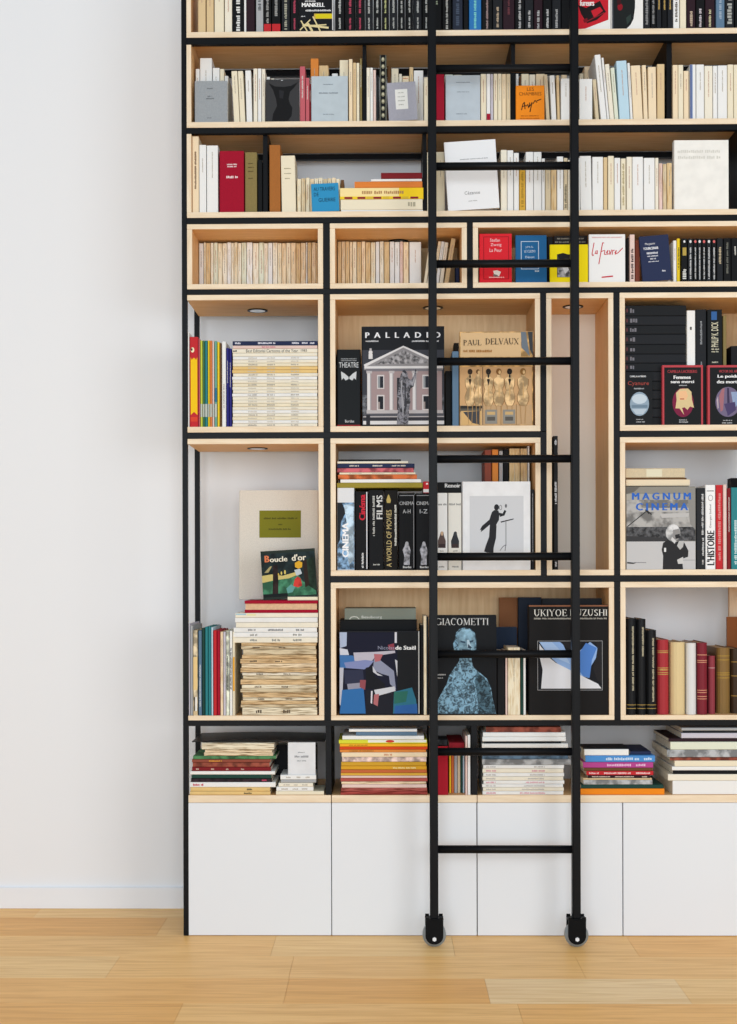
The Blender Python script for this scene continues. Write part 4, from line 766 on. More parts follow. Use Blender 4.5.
lettering(b, [('VICTOR DEL ARBOL', 719, 742, 370, 372.6, 0, .02)], 'a03a40', 'author'); lettering(b, [('Le poids', 717.8, 738, 374.8, 378.6, 0, .03), ('des morts', 717, 739, 380.2, 383.4, 0, .03)], 'f0f0f0'); dashes(b, [(723,732,420,421,'h'),(722,733,422.4,423.6,'h')], 'b9babc', 'small_print')
# ================================================================== SIXTH ROW (F)
def big(nm, lab, x0, x1, yt, col, d=.01, dep=.2, kind='plain', zf=None, **kw): return book(nm, lab, 'book', x0, x1, yt, zF if zf is None else zf, d, col, 'spine', depth=dep, kind=kind, hard=True, **kw)
b = big('hardcover_book', 'thick book with blue cloudy spine and vertical CINEMA, at left', 337.2, 354.4, 488, 'dfe0e2')
art(b, [(('6f8fae','mottle'), rc(337.4,502.6,354.2,569.6)), ('22262c', [(337.4,502.6),(342,503),(346,512),(341,522),(340,540),(337.4,545)]), (('b9cfe0','spots'), [(344,505),(353.6,504),(353.8,560),(349,565),(345,545),(347,525)])], 'spine_picture'); lettering(b, [('CINEMA', 342.2, 348.6, 523, 557, 90, .03)], 'f4f4f6')
b = big('hardcover_book', 'black book with small red block lettered Cinéma on the spine', 355, 368, 491.6, '101013'); art(b, [('d8d8dc', rc(366.4,492,367.4,569))], 'spine_edge'); lettering(b, [('Cinéma', 359.2, 365.4, 495, 520, 90, .05)], 'c8283a'); dashes(b, [(361.5,363.6,553,568,'v')], 'd8d8d8', 'small_print')
b = big('hardcover_book', 'black book with white vertical FILMS on the spine', 368.6, 383.6, 490.2, '101114'); lettering(b, [('FILMS', 376.6, 382.6, 495.4, 519, 90, .02)], 'd0d0ce'); dashes(b, [(372.6,374.8,496,536,'v'),(373,380,564,565.4,'h')], 'b9b9b4', 'small_print')
b = big('hardcover_book', 'black book with gold A WORLD OF MOVIES down the spine', 384.2, 397.8, 490.4, '120f0d'); lettering(b, [('A WORLD OF MOVIES', 386.4, 391.6, 510, 567, 90, 0)], 'c9b47c'); art(b, [('b8a25e', [(386.4,500),(388,495),(389,494.4),(391,500.4),(390.4,503),(387,503)])], 'spine_picture'); dashes(b, [(394.6,396.6,505,546,'v')], 'd9d9d0', 'small_print')
fig = 'a9a9ae'
for u, t2, lab in ((398.6, 'A-H', 'black encyclopedia spine lettered CINEMA A-H'), (415.6, 'I-Z', 'black encyclopedia spine lettered CINEMA I-Z by the ladder rail')):
    b = big('hardcover_book', lab, u, u + 16.2, 493.2, '0d0e11', group='pair of film encyclopedia volumes')
    c = u + 8
    lettering(b, [('CINEMA', u+.8, u+15.4, 501.6, 505, 0, 0), (t2, c-3.8, c+4, 509.4, 513.4, 0, .0)], 'b9babc'); lettering(b, [('Bordas', c-3.6, c+4.6, 566, 568.2, 0, .02)], 'd9d9d9', 'small_title')
    art(b, [(('8d8d94','mottle'), [(c-1,542),(c+1.6,542),(c+2.6,546),(c+4,551),(c+3,557),(c+3,565),(c-3,565),(c-2.4,556),(c-4,550),(c-2,546)]), (fig, ell(c+.2,543.6,1.5,2.1,10)), ('8a8b8e', rc(u+1,495.2,u+15.4,495.9)), ('8a8b8e', rc(u+14.9,495,u+15.5,568))], 'spine_picture')
for u0, u1, lab, col, fc in ((437.6,447.6,'white film volume with small figure beside the ladder rail','e6e6e4','5a4a46'), (448.2,461.6,'cream film volume with dark figure left of the white photo book','dedbd2','2f3136')):
    b = big('hardcover_book', lab, u0, u1, 493, col, group='white film volumes'); c = (u0+u1)/2
    if u0 < 440: c = 441.6
    dashes(b, [(u0+.8,u1-.8,503.4,505.4,'h'),(c-2,c+3,550.4,551.6,'h'),(c-3,c+4,566,567.6,'h')], '8a8a88'); art(b, [((fc), [(c-.8,532),(c+1.8,532),(c+2.4,536),(c+4.2,541),(c+4,548),(c-3.6,548),(c-4,541),(c-2,536)]), ('c9a98a' if u0 < 440 else '3a3c40', ell(c+.4,533.6,1.4,2.2,10)), ('3c3030', rc(c-3,544,c+3.6,548))], 'spine_picture')
zt = P(400, 488.0, .01)[1] + .0008
PAL['oliveg'] = '9a8a34'; WORD['oliveg'] = 'olive-gold'
st, zz = stack([(336.9,422.6,488.2,482.8,'oliveg',{'word':'hardcover','m':None,'name':'hardcover_book'}),(340.4,421,482.6,479.2,'white',{'m':None}),(338,417,479,474.6,'terracotta',{'kind':'spots','cw':'orange-red patterned','m':None}),(339.4,415.6,474.4,472.4,'cream'),
     (337.2,413.6,472.2,468,'rose',{'kind':'spots','cw':'rose patterned','m':None}),(337.4,414.6,467.8,463.6,'navy'),(337.4,408,463.2,461.2,'ivory',{'m':None}),(338.6,401,461,459.4,'charcoal',{'m':None})], zt, .012, 'in pile on film books', 'magazines lying on the film books', marks=True)
zr = P(426, 488.9, .02)[1]
st, _ = stack([(437.4,461.4,488.9,482.2,'black',{'label':'black book lettered Renoir lying on the white film volumes','m':None})], P(450, 493, .012)[1]+.0008, .012, '', None, name='hardcover_book', depth=.17, kind='plain', marks=False)
lettering(st[0], [('Renoir', 445, 460.4, 483.6, 487.6, 0, .02)], 'd8d8d8')
st, _ = stack([(423.2,436.8,492.4,481.4,'red',{'label':'red and white booklet lying on the CINEMA volumes behind the rail'})], P(430, 493.2, .012)[1]+.0008, .03, '', None, name='paperback_book', depth=.15, marks=False)
art(st[0], [('e6e2de', rc(423.2,489.2,436.8,492.4)), ('f0e0e0', rc(426,483,428,484.6))], 'spine_label')
row([(484.6,491.6,450,'rust',{'dash':None}),(492.2,498.4,449.6,'orange',{'dash':None}),(499.2,503,451,'grey'),(503.4,508.8,449.4,'black',{'dash':None}),(509.4,520,448.6,'tan',{'kind':'aged'}),(520.6,527.4,448.6,'tan',{'kind':'aged'}),(527.8,529.6,446,'white')], zF, .1, 'behind white photo book', 'old books behind the white photo book', word='old book', depth=.15)
b = book('hardcover_book', 'white photo book with dark silhouette conducting at a music stand', 'book', 462.4, 530.4, 481.6, zF, .008, 'e9e9ea', 'face', thick=.02, hard=True, kind='paper')
K = '26262a'
sh = [('cdced1', rc(469.6,496,523.6,559.6)), (K, ell(496.6,507.4,2.5,3.1)), (K, [(494.6,510),(498.4,510.6),(499.4,514),(499,520),(496.4,524.6),(494,525.6),(488.6,522),(490.6,516),(492,512)]), (K, [(498.6,512.6),(502.6,513.6),(504.6,510),(506.4,511),(504.6,515.6),(500,517)]), (K, [(489,520),(490.6,524),(486,528),(480.6,532.4),(481.4,529.4),(479.6,530.6),(482,526)]), (K, [(490,523),(496.4,524.6),(495.6,530),(493,540),(490,550),(491.4,552.4),(487,552.6),(484,551.6),(485.6,546),(489,537)]), (K, [(493,524),(496.6,525.6),(496,538),(493.6,548),(493.4,552.6),(488.6,552.8),(490.4,546)]), ('55565a', ell(500.6,507.6,1.5,2.6,12)), ('cdced1', ell(500.6,507.6,1,2,12)), ('66676b', ell(506,506,1.1,2,12)), (K, [(500.6,521.6),(513.6,518.6),(513.6,519.6),(501,522.8)]), ('77787c', rc(505.6,522,506.3,546))]
sh += [('77787c', q) for q in ribbon([(505.8,545),(503,546.6),(500,550.6)],.7)+ribbon([(505.8,545),(505,550.8)],.7)]
art(b, sh)
row([(531.2,534.2,489.6,'charcoal',{'label':'dark slim book at right of the white photo book','dash':T1('8f8f90',.05,.9,.16)})], zF, .012, '', None, word='book', depth=.085)
# Magnum cinema
st, z1 = stack([(628,690,570,540,'charcoal',{'depth':.2}),(628,690,540,512,'charcoal',{'depth':.2}),(627.6,690.4,512,486.6,'charcoal',{'depth':.2})], zF, .07, 'of pile behind MAGNUM cover', 'boxes hidden behind MAGNUM CINEMA', name='hardcover_book', word='box-thick book', marks=False)
st, _ = stack([(626,690,486.2,479.4,'peach',{'label':'wood-coloured slab lying just above the MAGNUM CINEMA cover','name':'hardcover_book','m':None}),(625.2,686.6,478.8,477.8,'brown',{'label':'thin dark sheet between the slab and beige box above MAGNUM','m':None,'name':'paperback_book'}),(625.6,685,477.6,468.2,'beige',{'label':'beige box file with cream label lying above the MAGNUM CINEMA cover','name':'hardcover_book','kind':'cloth'})], z1, .04, '', None, depth=.2, marks=False)
b = st[2]; art(b, [('e3dcc0', rc(646.4,b.yt+1,662,b.yb-1))], 'spine_label')
b = book('hardcover_book', 'large photo book titled MAGNUM CINEMA in blue letters', 'book', 626.2, 695.6, 486.6, zF, .006, '8a8780', 'face', thick=.03, hard=True, kind='gloss')
sh = [('8f8b82', rc(626.4,486.8,695.4,569.6)), ('6a6660', [(626.4,486.8),(640,486.8),(634,492),(626.4,494)]), ('a8a49a', rc(626.4,494,695.4,500)), (('9f9d9a','spots'), rc(626.4,500,695.4,528)), ('b4b2b0', rc(640,508,690,512)), ('bcbab8', [(660,514),(690,513),(688,517),(662,518)]), (('4a4a4c','mottle'), rc(626.4,527,695.4,541)), ('3a3a3c', [(626.4,536),(670,538),(670,541.6),(626.4,541.6)]), ('c3c2c2', rc(626.4,541.6,695.4,569.6)), ('8c8a86', [(687,488),(695.4,488),(695.4,530),(690,524)]),
      ('2a2a2c', [(662.6,569.6),(663,556),(661.6,550),(663,543),(668,540),(674,542.6),(681,540.6),(684.4,543),(688.4,551),(688,557),(682,559),(683,569.6)]), ('b9b8b6', [(679,541),(684,541),(683,547),(680,550),(677,546)]), (('c6c6c6','spots'), ell(673,533,7.4,8.6,18)), ('8f8d8c', [(673,530),(679,529),(680.6,535),(678,540),(673,539)]), ('d0cfce', [(672,537),(676,541),(674.6,544),(671,540)]), ('2c2c2e', [(675,535),(679.6,534),(680,538),(675.6,539)]), ('c9c8c6', [(677,560),(683,557),(683.6,564),(678,564)]), ('e0e0e0', rc(664,548,666,552)),
      ('9c9c9c', rc(683,560,695,560.6)), ('2c2c2e', [(627,562),(636,563),(633,564),(627,563.6)]), ('6c6c6e', rc(634,562.4,646,562.9))] + [('2c2c2e', q) for q in ribbon([(627.4,526.6),(646.6,511)],.9)+ribbon([(646,510),(649,513)],2)+ribbon([(648.6,512),(651.4,514.4)],1)]
art(b, sh)
lettering(b, [('M A G N U M', 632.4, 690.6, 492.8, 499.8, 0, .03), ('C I N E M A', 636.2, 687.6, 503.2, 510.4, 0, .03)], '2f66c0')
b = big('hardcover_book', 'black book with fine white vertical print, left of L\'HISTOIRE', 696.2, 705.2, 488, '26282b', dep=.2, kind='plain'); dashes(b, [(701.6,703.6,494,535,'v'),(702,704,538,556,'v'),(702,703.6,560,565,'v')], 'c9c9c9')
b = big('hardcover_book', 'white book with bold black vertical L\'HISTOIRE on the spine', 705.4, 715.6, 485, 'efefef', dep=.2, kind='plain'); lettering(b, [("L'HISTOIRE", 706.8, 714.4, 531, 565, 90, .02), ('Georges Sadoul', 709.4, 711.8, 504.6, 528, 90, 0)], '1c1c1e'); art(b, [('a8a8aa', ell(710.6,498,2.6,3.2,14)), ('efefef', ell(710.6,498,1.9,2.4,14)), ('4a4a4c', rc(707,490.6,714,491.4))], 'spine_mark')
row([(716,722.8,485,'red',{'dash':T1('d88a86',.1,.9,.2)}),(723.2,726.8,484.6,'pink',{'dash':None}),(727.2,730.8,488.4,'darkred'),(731.2,739.8,487.6,'teal',{'dash':T1('c9dcdc',.4,.95,.14)}),(740.4,750,489,'navy')], zF, .01, "right of L'HISTOIRE", 'spines at the right end of the sixth row', word='book', depth=.2)
book('hardcover_book', 'tall black book rising behind the teal spine at right edge', 'book', 731.5, 741, 478, zF, .225, '1c1c1e', 'spine', depth=.06)
# ================================================================== LEFT TALL BAY (G1)
gG = 'comics standing at left of the tall bay'
its = [(188.8,190,623.6,'lilac',{'dash':None}),(190.2,192.8,625.6,'grey',{'dash':None}),(193.1,197.6,630.4,'beige',{'kind':'spots','dash':None}),(198.4,201.8,630.8,'bluegrey',{'dash':T1('c9cdd4',.4,.9,.2)}),(202.1,204.8,628.2,'darkgreen',{'dash':None}),(205.1,208,627,'teal',{'dash':None}),(208.3,211,627,'teal',{'dash':None}),(211.3,213,627.4,'lightblue',{'dash':None}),
       (213.3,216.8,630.6,'red',{'dash':None}),(217.1,220,630.8,'crimson',{'dash':None}),(220.3,223,632,'peach',{'kind':'aged'}),(223.3,225.8,632,'lilac'),(226.1,229.2,631,'palegreen',{'kind':'spots','dash':T1('3a3a3a',.3,.7,.2)}),(229.5,232.4,631,'white',{'dash':T1('2f2a2a',.2,.7,.24)}),(232.7,234.8,632,'cream',{'dash':None})]
out = row(its, zG, .004, 'beside newspaper pile', gG, word='comic album', name='comic_album', depth=.25, hard=True)
art(out[2], [('e6c88c', rc(193.2,657,197.5,690)), ('d0b890', rc(193.2,711,197.5,715)), ('2c2a28', rc(194,697,195,711)), ('ece9e2', rc(195.2,697,197,711))], 'spine_panel'); art(out[14], [('e6a83a', rc(232.9,657,234.7,691))], 'spine_panel')
ysn = [714.6,707.6,704.6,700.8,697.6,692.6,689,684.8,679.6,675.6,672.6,668,663.6,659,655,649.4,645.8,642.9]
PAL['straw'] = 'dcbd90'; WORD['straw'] = 'straw-coloured'
nc = ['cream','beige','straw','cream','straw','beige','cream','straw','beige','ivory','straw','peach','straw','straw','beige','beige','straw']
it = []
for i in range(17):
    j = random.uniform(-2.2, 1.6); j2 = random.uniform(-1, .8)
    it.append((242 + j, 316.6 + j2, ysn[i], ysn[i+1], nc[i], {'kind': 'agedflat', 'm': ('5a4a3a', [(255+j*3, 262+j*3), (282+j*4, 289+j*4)]) if i % 3 == 0 else None}))
st, zz = stack(it, zG, .006, 'of yellowed newspaper pile', 'yellowed papers in the tall bay', word='folded paper', name='old_magazine', depth=.22, marks=False)
st, zz = stack([(233.4,317.4,642.6,637.4,'ivory',{'m':('8a8a84',[(250,258),(272,280),(293,302)])}),(233.2,317.6,637.4,632.4,'white',{'m':('8a8a84',[(250,258),(293,302)])}),(233.6,317,632.4,627.6,'white',{'m':('77777a',[(248,256),(268,283),(296,304)])}),
     (236,318,627.4,622.6,'ivory',{'m':None}),(235,317.6,622.4,617.6,'white',{'m':None}),(235.4,318,617.4,613,'ivory',{'m':None})], zz, .004, 'of white pile on the papers', 'white magazines on the yellowed papers', kind='paper')
st[5]; art(st[5], [('9fc4cf', rc(236,st[5].yt+.6,246,st[5].yt+2)), ('e6dfa8', rc(247,st[5].yt+1,256,st[5].yt+2.6))], 'spine_picture')
st2, zz = stack([(244.6,317.8,612.8,600.6,'crimson',{'label':'red hardcover lying page-edge forward above the white magazines','form':'edge','pages':'e3bc96','name':'hardcover_book','depth':.25,'hard':True,'ethick':.011})], zz, .006, '', None, marks=False, kind='cloth')
lab = st2[0]; z_red = zz
st3, zc_ = stack([(287.6,317.8,600.4,596.8,'cream',{'label':'small cream booklet under the right corner of the fairy tale book','name':'paperback_book','depth':.07})], z_red, .01, '', None, marks=False)
b = book('portfolio', 'large beige cloth portfolio with olive label leaning against the wall', 'portfolio', 238.6, 317.8, 490.2, z_red, .16, 'e4dccf', 'face', thick=.028, hard=True, kind='cloth', lean=3)
art(b, [('7d7a1c', rc(259,510.6,300.8,538))], 'label'); dashes(b, [(263.5,297,517.6,519.4,'h'),(278,282,524,525.4,'h'),(268.5,291,528.6,530.2,'h')], '4c4a14')
b = book('picture_book', 'tilted fairy tale picture book titled Boucle d\'or, forest cover', 'book', 263.2, 317.6, 551.4, z_red + .0005, .02, '1f2a22', 'face', thick=.012, hard=True, kind='gloss', roll=3.4)
sh = [(('1c2a2c','spots'), rc(262.4,554.2,317,597.8)), ('c9b872', [(263,576),(273,575),(284,577),(298,574),(299,577),(290,580),(276,581),(263,583)]), (('3f7a5c','spots'), [(263,583),(276,581),(290,580),(300,577),(304,584),(316.6,588),(316.6,597.6),(263,597.6)]), ('a89a6a', [(266,573),(272,567),(274,567),(270,573)]), (('2a1c1c','spots'), [(272.6,597),(274,582),(275,566),(279.6,566),(279.4,582),(278.4,597)]), (('1f3024','spots'), [(308,562),(316.6,560),(316.6,594),(309,588)]), ('2a1d18', [(305,562),(309,562),(310,588),(306,590)]), ('d8c468', ell(286.6,573.6,.9,2.2,10)), ('d8c468', ell(283,574.4,.8,1.8,10)), ('c9a84a', ell(280,575.4,.7,1.4,10)), (('b8362f','spots'), [(294,588),(296,581),(299,578.6),(302,581),(303,588),(299,589.6)]), ('d9a52c', [(297,565),(301,563),(304.6,565),(304,569.6),(300,571),(297,569)]), ('bcc6cc', [(296,572),(302,571),(303.6,576),(298,578)]), ('5f9a94', [(287,590),(292,586),(296,589),(293,594),(288,595)]), (('10181a','plain'), rc(262.4,594.6,288,597.8))]
art(b, sh)
lettering(b, [('B', 267.4, 271.6, 556, 562.6, 0, .03)], 'd87a50', 'title_initial'); lettering(b, [('oucle', 272.4, 289.6, 557.6, 562.8, 0, .02), ("d'or", 294.4, 308.4, 556.4, 562.8, 0, .02)], 'e9e2cf')
# ================================================================== SEVENTH ROW (G2)
st, zz = stack([(340.6,416.6,714,686,'charcoal',{'depth':.2}),(340.4,417,686,658,'charcoal',{'depth':.2}),(340,417,658,631,'charcoal',{'depth':.2})], zG, .07, 'of pile behind painted cover', 'thick books hidden behind the painted cover', name='hardcover_book', word='thick book', marks=False)
st, zz = stack([(339.8,417,630.4,619.8,'black',{'label':'thick black book lying behind the colourful painted cover','depth':.2}),(344.6,416,619.4,608.2,'7d8378',{'label':'grey-green book with white lettering topmost behind the painted cover','depth':.19})], zz, .07, '', None, name='hardcover_book', marks=False)
b = st[1]; lettering(b, [('Beaubourg', 361.6, 382, b.yt+.33*(b.yb-b.yt)*2, b.yt+.95*(b.yb-b.yt), 0, .01)], 'd6d8d2'); art(b, [('cfd2ca', q) for q in ribbon([(349.6,b.yb-.6),(351,b.yb-2.4),(354,b.yb-3.2),(357,b.yb-2.6),(359,b.yb-.6)],.8)], 'spine_mark')
b = book('hardcover_book', 'square art book titled Nicolas de Staël with colourful patch painting', 'book', 339, 419.6, 631, zG, .008, '14151b', 'face', thick=.03, hard=True, kind='gloss')
sh = [('14162a', rc(339.4,632,398,713.6)), ('a8b4cc', [(339.6,632),(347,632),(346.6,646),(340,648)]), ('c9ccd8', [(339.6,648),(347.6,649.6),(349,655),(340,655)]), ('3f6fa8', [(339.6,655),(353,655.6),(360,668),(340,668)]), ('b9b4c0', [(353.4,652.6),(374,652),(395,650.6),(395.4,653),(376,656),(372,661),(354.6,661)]), ('7f88b4', [(344,662.6),(365,660),(374,661),(368,668),(364,669.4),(346,668)]), ('2d3148', [(343.6,670),(363,670),(364,683),(345,684)]), ('8f8fa0', [(347,684),(362,682.6),(361,689),(348,690)]), ('b8b9c4', [(339.6,667.6),(343.6,667.6),(342.6,689),(340.6,706),(339.4,704)]), ('2f6aa6', [(342,690),(363.6,688),(365.6,713.6),(339.6,713.6),(341,700)]), ('8f4a52', [(360,680),(366,680),(365,690),(359.6,687)]),
      ('14151c', [(365.6,668),(372,666),(375,676),(385,684),(385,690),(366,689)]), ('1b1c26', rc(366,690,396,713.6)), ('8a8ea4', [(374,659),(380,660),(394,671),(396,690),(390,684),(389,676),(382,674),(373,670)]), ('c3c4cc', [(372.6,666),(377,673),(383,676),(378,675.6),(373,672)]), ('b0666c', [(374,654),(383,654.4),(380,661),(375,662)]), ('8c3a48', [(388,645),(394,643.4),(395,650),(389,650)]), ('d2d2da', rc(394.8,632,397,643)), ('c9cad0', [(374,690),(394.6,686.4),(395.6,691),(376,696.4)]), ('c9cad0', [(395,659.4),(397.6,661),(403,686.6),(400,688.6),(397,675)]), ('b0686c', [(374,694.6),(379,694),(377.6,706.4),(373.4,704)]), ('d8d4dc', [(371,691),(372.6,691),(372,704),(370.6,703)]), ('16181c', rc(397.4,632,418.4,690)), (('2e7088','plain'), [(394,692),(412,687.6),(416,700),(417.4,713.6),(393,713.6)]), ('2c6a5e', [(394,692),(408,691),(406,702),(394,704)]), ('2d5fa0', [(395,706),(417,704),(417.4,713.6),(394,713.6)]), ('b9b8b4', rc(418.4,631.4,419.6,713.8)), ('1b1c22', rc(339.2,631.2,418.4,632.2))]
art(b, sh); lettering(b, [('Nicolas', 378, 394.6, 646, 649.6, 0, 0)], '8f93a8', 'title_faded'); lettering(b, [('de Staël', 395.6, 415.6, 645.8, 649.8, 0, .03)], 'eeeeee')
row([(420.4,423.2,625,'black',{'dash':None}),(423.6,426.6,616,'cream',{'dash':None,'kind':'aged'}),(427,428.6,616.4,'charcoal',{'dash':None,'x':'slim'})], zG, .014, 'right of painted cover', 'spines beside the painted cover', word='book', depth=.2)
b = book('hardcover_book', 'black art book titled GIACOMETTI with rough blue bust on cover', 'book', 429.2, 496.6, 615.2, zG, .008, '0e0f12', 'face', thick=.036, hard=True, kind='gloss')
BU = ('7f9fb2', 'mottle')
art(b, [(('6f93a8','rough'), [(464,627.6),(470,628.6),(475,633),(476.4,640),(476.2,650),(471.6,652.6),(471.6,661),(474,668),(480,673),(487,679),(491,688),(492.4,698),(496,713.6),(437.8,713.6),(437.8,700),(442,692),(447,683),(449,676),(455,667),(459.4,661),(459.6,652.6),(454,650),(453,644),(455,640),(456,633),(459.6,629)]),
        (('86aabd','spots'), [(457,640),(458,633),(462,629.4),(470,629.4),(474.6,634),(475.4,642),(474,650),(459,650)]), ('34485a', [(460.6,640.6),(466,641.8),(465,643.4),(460.6,642.4)]), ('34485a', [(469.4,641),(473.6,640),(473,642),(470,642.8)]), ('b4cad6', [(467,640),(469,640),(471.4,647),(467.4,647.4)]), ('34485a', [(468,644),(472,647.6),(470.6,649),(468,648)]), ('2c3c4a', rc(462,649.4,471,650.4)),
        (('3f5a68','rough'), [(477,672),(482,676),(489,684),(492,697),(495.6,713.4),(479,713.4),(477,694),(474.6,682)])])
lettering(b, [('GIACOMETTI', 436.2, 488.6, 618.2, 625.2)], 'd6d6d4', serif=True); dashes(b, [(437.6,446,674,675.4,'h'),(437.6,443,677.4,678.6,'h')], 'a9a9a8', 'small_print')
row([(505.4,507.4,651,'pink',{'dash':None,'kind':'paper'}),(507.8,520.2,647.6,'cream',{'kind':'aged'}),(521,523,651,'darkgreen',{'dash':None}),(523.4,525.8,650,'white',{'dash':None})], zG, .012, 'between Giacometti and Ukiyoe covers', 'spines between the two black art books', word='book', depth=.17)
book('hardcover_book', 'very thick black volume right beside the Giacometti cover', 'book', 497.4, 504.8, 652, zG, .012, '121316', 'spine', depth=.2)
book('hardcover_book', 'navy book standing behind the cream book in the wide box', 'book', 493, 517, 627, zG, .2, '26344a', 'face', thick=.02)
book('paperback_book', 'brown card folder at the back of the wide box', 'folder', 499, 517.6, 597.6, zG, .235, '8a5a38', 'face', thick=.012)
book('hardcover_book', 'tall dark navy book left behind the UKIYOE cover', 'book', 518.4, 541.6, 597.4, zG, .19, '1e2736', 'face', thick=.03)
book('hardcover_book', 'black book peeking over the top of the UKIYOE cover', 'book', 542.2, 602, 598.4, zG, .055, '15171c', 'face', thick=.03)
b = book('hardcover_book', 'black art book titled UKIYOE KUZUSHI with framed blue and white picture', 'book', 528.6, 608.4, 605, zG, .008, '151313', 'face', thick=.04, hard=True, kind='plain')
art(b, [('8a5a40', rc(529,605.2,608.8,606.6)), ('9a9a9c', rc(537.4,640.8,602.6,690.4)), ('121112', rc(537.9,641.3,602.1,689.9)), ('15161c', rc(539,642,601.6,689.2)), ('8fb0e0', [(539.4,642),(562,642),(566,651),(575,655),(590,642),(597.6,648),(596,658),(590,668),(589,678),(578,675),(560,666),(548,655)]), ('4f7fc8', [(567,652),(580,652),(586,643),(597,648),(592,660),(589.6,678),(583,676),(574,664)]), ('dcdde2', [(539.4,644),(546,655),(556,663),(574,672),(588,679),(598,684),(601.4,688.6),(541,688.6),(542.6,670),(539.4,656)]), ('a9c4ea', [(539.4,642),(552,642),(560,650),(566,656),(570,664),(556,658),(546,650)]), ('dcdde2', [(539.4,645),(544,650),(540,652)]), ('211f22', [(560,642),(583,642),(578,648),(568,649)]), ('211f22', [(596,642),(601.6,642),(601.6,684),(597,680),(593,668),(598,652)])])
lettering(b, [('UKIYOE', 534, 567, 609.4, 616.2), ('KUZUSHI', 570, 607.4, 609.4, 616)], 'e6e3da', serif=True); dashes(b, [(534,607,617.8,619.4,'h')], 'a9a49a', 'small_print')
# right box leather volumes
def leather(lab, x0, x1, yt, d, col, bands, bcol, dep=.225, kind='leather', **kw):
    b = book('leather_bound_book', lab, 'book', x0, x1, yt, zG, d, col, 'spine', depth=dep, kind=kind, hard=True, bulge=.3, pages='c9b089', group='old bound volumes in the lower right box', **kw)
    return b
def bands(b, vs, col, th=.7):
    """gilt lines wrapped round the rounded spine"""
    T = b.T; r = min(T*.45, .004) + .3*T
    for v in vs:
        bm = bmesh.new()
        z0 = (b.yb - v - th/2)/(b.yb - b.yt)*b.h; z1 = (b.yb - v + th/2)/(b.yb - b.yt)*b.h
        pr = None
        for i in range(9):
            a = math.pi*(.06 + .88*i/8); x = T/2 - T/2*math.cos(a)*.995; y = r - r*math.sin(a) - .0004
            cur = (bm.verts.new((x, y, z0)), bm.verts.new((x, y, z1)))
            if pr: bm.faces.new((pr[0], cur[0], cur[1], pr[1]))
            pr = cur
        finish('gilt_band', bm, mat(col, 'plain'), b.o)
GO = 'c2a35a'
for x0, x1, yt, d, lab in ((626.8,636.8,618.6,.0,'tallest black bound volume with gilt spine at far left'), (637.4,646.4,619.2,.0,'second tall black bound volume with gilt spine'), (647,657,630.2,.002,'shorter black bound volume beside the red one')):
    b = leather(lab, x0, x1, yt, d, '17181a', None, None, kind='leather')
    c = x0 + (x1-x0)*.62; bands(b, [705, 708.6], GO, .5); dashes(b, [(c-.9,c+.9,yt+8,yt+(38 if '.5' in '' or x0 > 630 and x0 < 640 else 72),'v')], 'b9b094', lift=-.0002)
for x0, x1, yt, d, col, cl_, lab, bs in ((658,669.4,639.8,.012,'a83238',GO,'red bound volume beside the black ones',[651,652.6,668,670,672.6,674.4]), (671,686,642.4,.012,'dcc594',None,'cream vellum bound volume next to the white one',[]), (686.8,697,643.2,.012,'dddcda',None,'white bound volume between cream and wine-red ones',[]),
        (697.8,708,642.8,.008,'7c2430','d89a7a','wine-red bound volume with gilt lines',[655,660.6,662.4,690.4,692.6,696.6,699]), (708.8,715.8,656,.03,'8f3a44','c9a0a0','short rose-red bound volume',[668]), (717.6,731,647.8,.05,'86683a','b9953f','olive-brown bound volume near the right edge',[656,660,673,675,678]), (731.6,742,649,.05,'3a2a1c','a8843f','dark brown bound volume at the right edge',[662,676,696])):
    b = leather(lab, x0, x1, yt, d, col, None, None)
    if bs: bands(b, bs, cl_)
    if lab.startswith('red'): dashes(b, [(660,667,669,670.6,'h')], GO, lift=-.0004)
book('folder', 'brown board folder standing at the back behind bound volumes', 'folder', 727, 740, 617, zG + .0003, .24, '9a5f38', 'face', thick=.012)
x0_, x1_ = P(729.4, 620, .27)[0], PX[-1][0] - .022
tag(boxobj('plywood_board', x0_, x1_, .27, .288, zG + .0005, ZV(588) - .001, WOODV), 'upright plywood board at back of the lower right box, behind brown folder', 'board')
# ================================================================== LOWEST OPEN ROW (H)
place = 'of left comic pile'
st, zz = stack([(190,270.4,795.2,791.4,'tan2',{'m':('3a2f20',[(244,252)]),'kind':'paper'}),(190.4,270,791.2,787.4,'tan2',{'m':('4a3f30',[(247,252.6)]),'kind':'paper'}),(189.6,275.6,787.2,782.2,'white',{'m':('c0304a',[(193,204)])}),
     (191,272,782,778.6,'plum',{'kind':'mottle','m':('d04a6a',[(262,268)])}),(191.4,271.6,778.4,774.8,'darkgreen',{'m':None}),(190,275,774.6,771.2,'white',{'m':None}),(192,271,771,767.2,'darkred',{'m':('c9b0a0',[(196,199),(211,214),(226,229),(241,244)])}),
     (192.6,269.6,767,762.6,'rust',{'kind':'spots','cw':'patterned red','m':None}),(192,270.6,762.4,759.4,'rust',{'m':('e0a03a',[(209,222)])}),(193,276,759.2,756,'green',{'kind':'spots','cw':'patterned green','m':None}),
     (204,273,755.8,752.6,'peach',{'kind':'agedflat','m':None}),(205,272,752.4,749.6,'peach',{'kind':'agedflat','m':None}),(201.6,274,749.2,743,'cream',{'kind':'agedflat','m':None})], zW, .006, place, 'comics in the lowest left pile', word='comic album', name='comic_album', depth=.24)
zl = zz
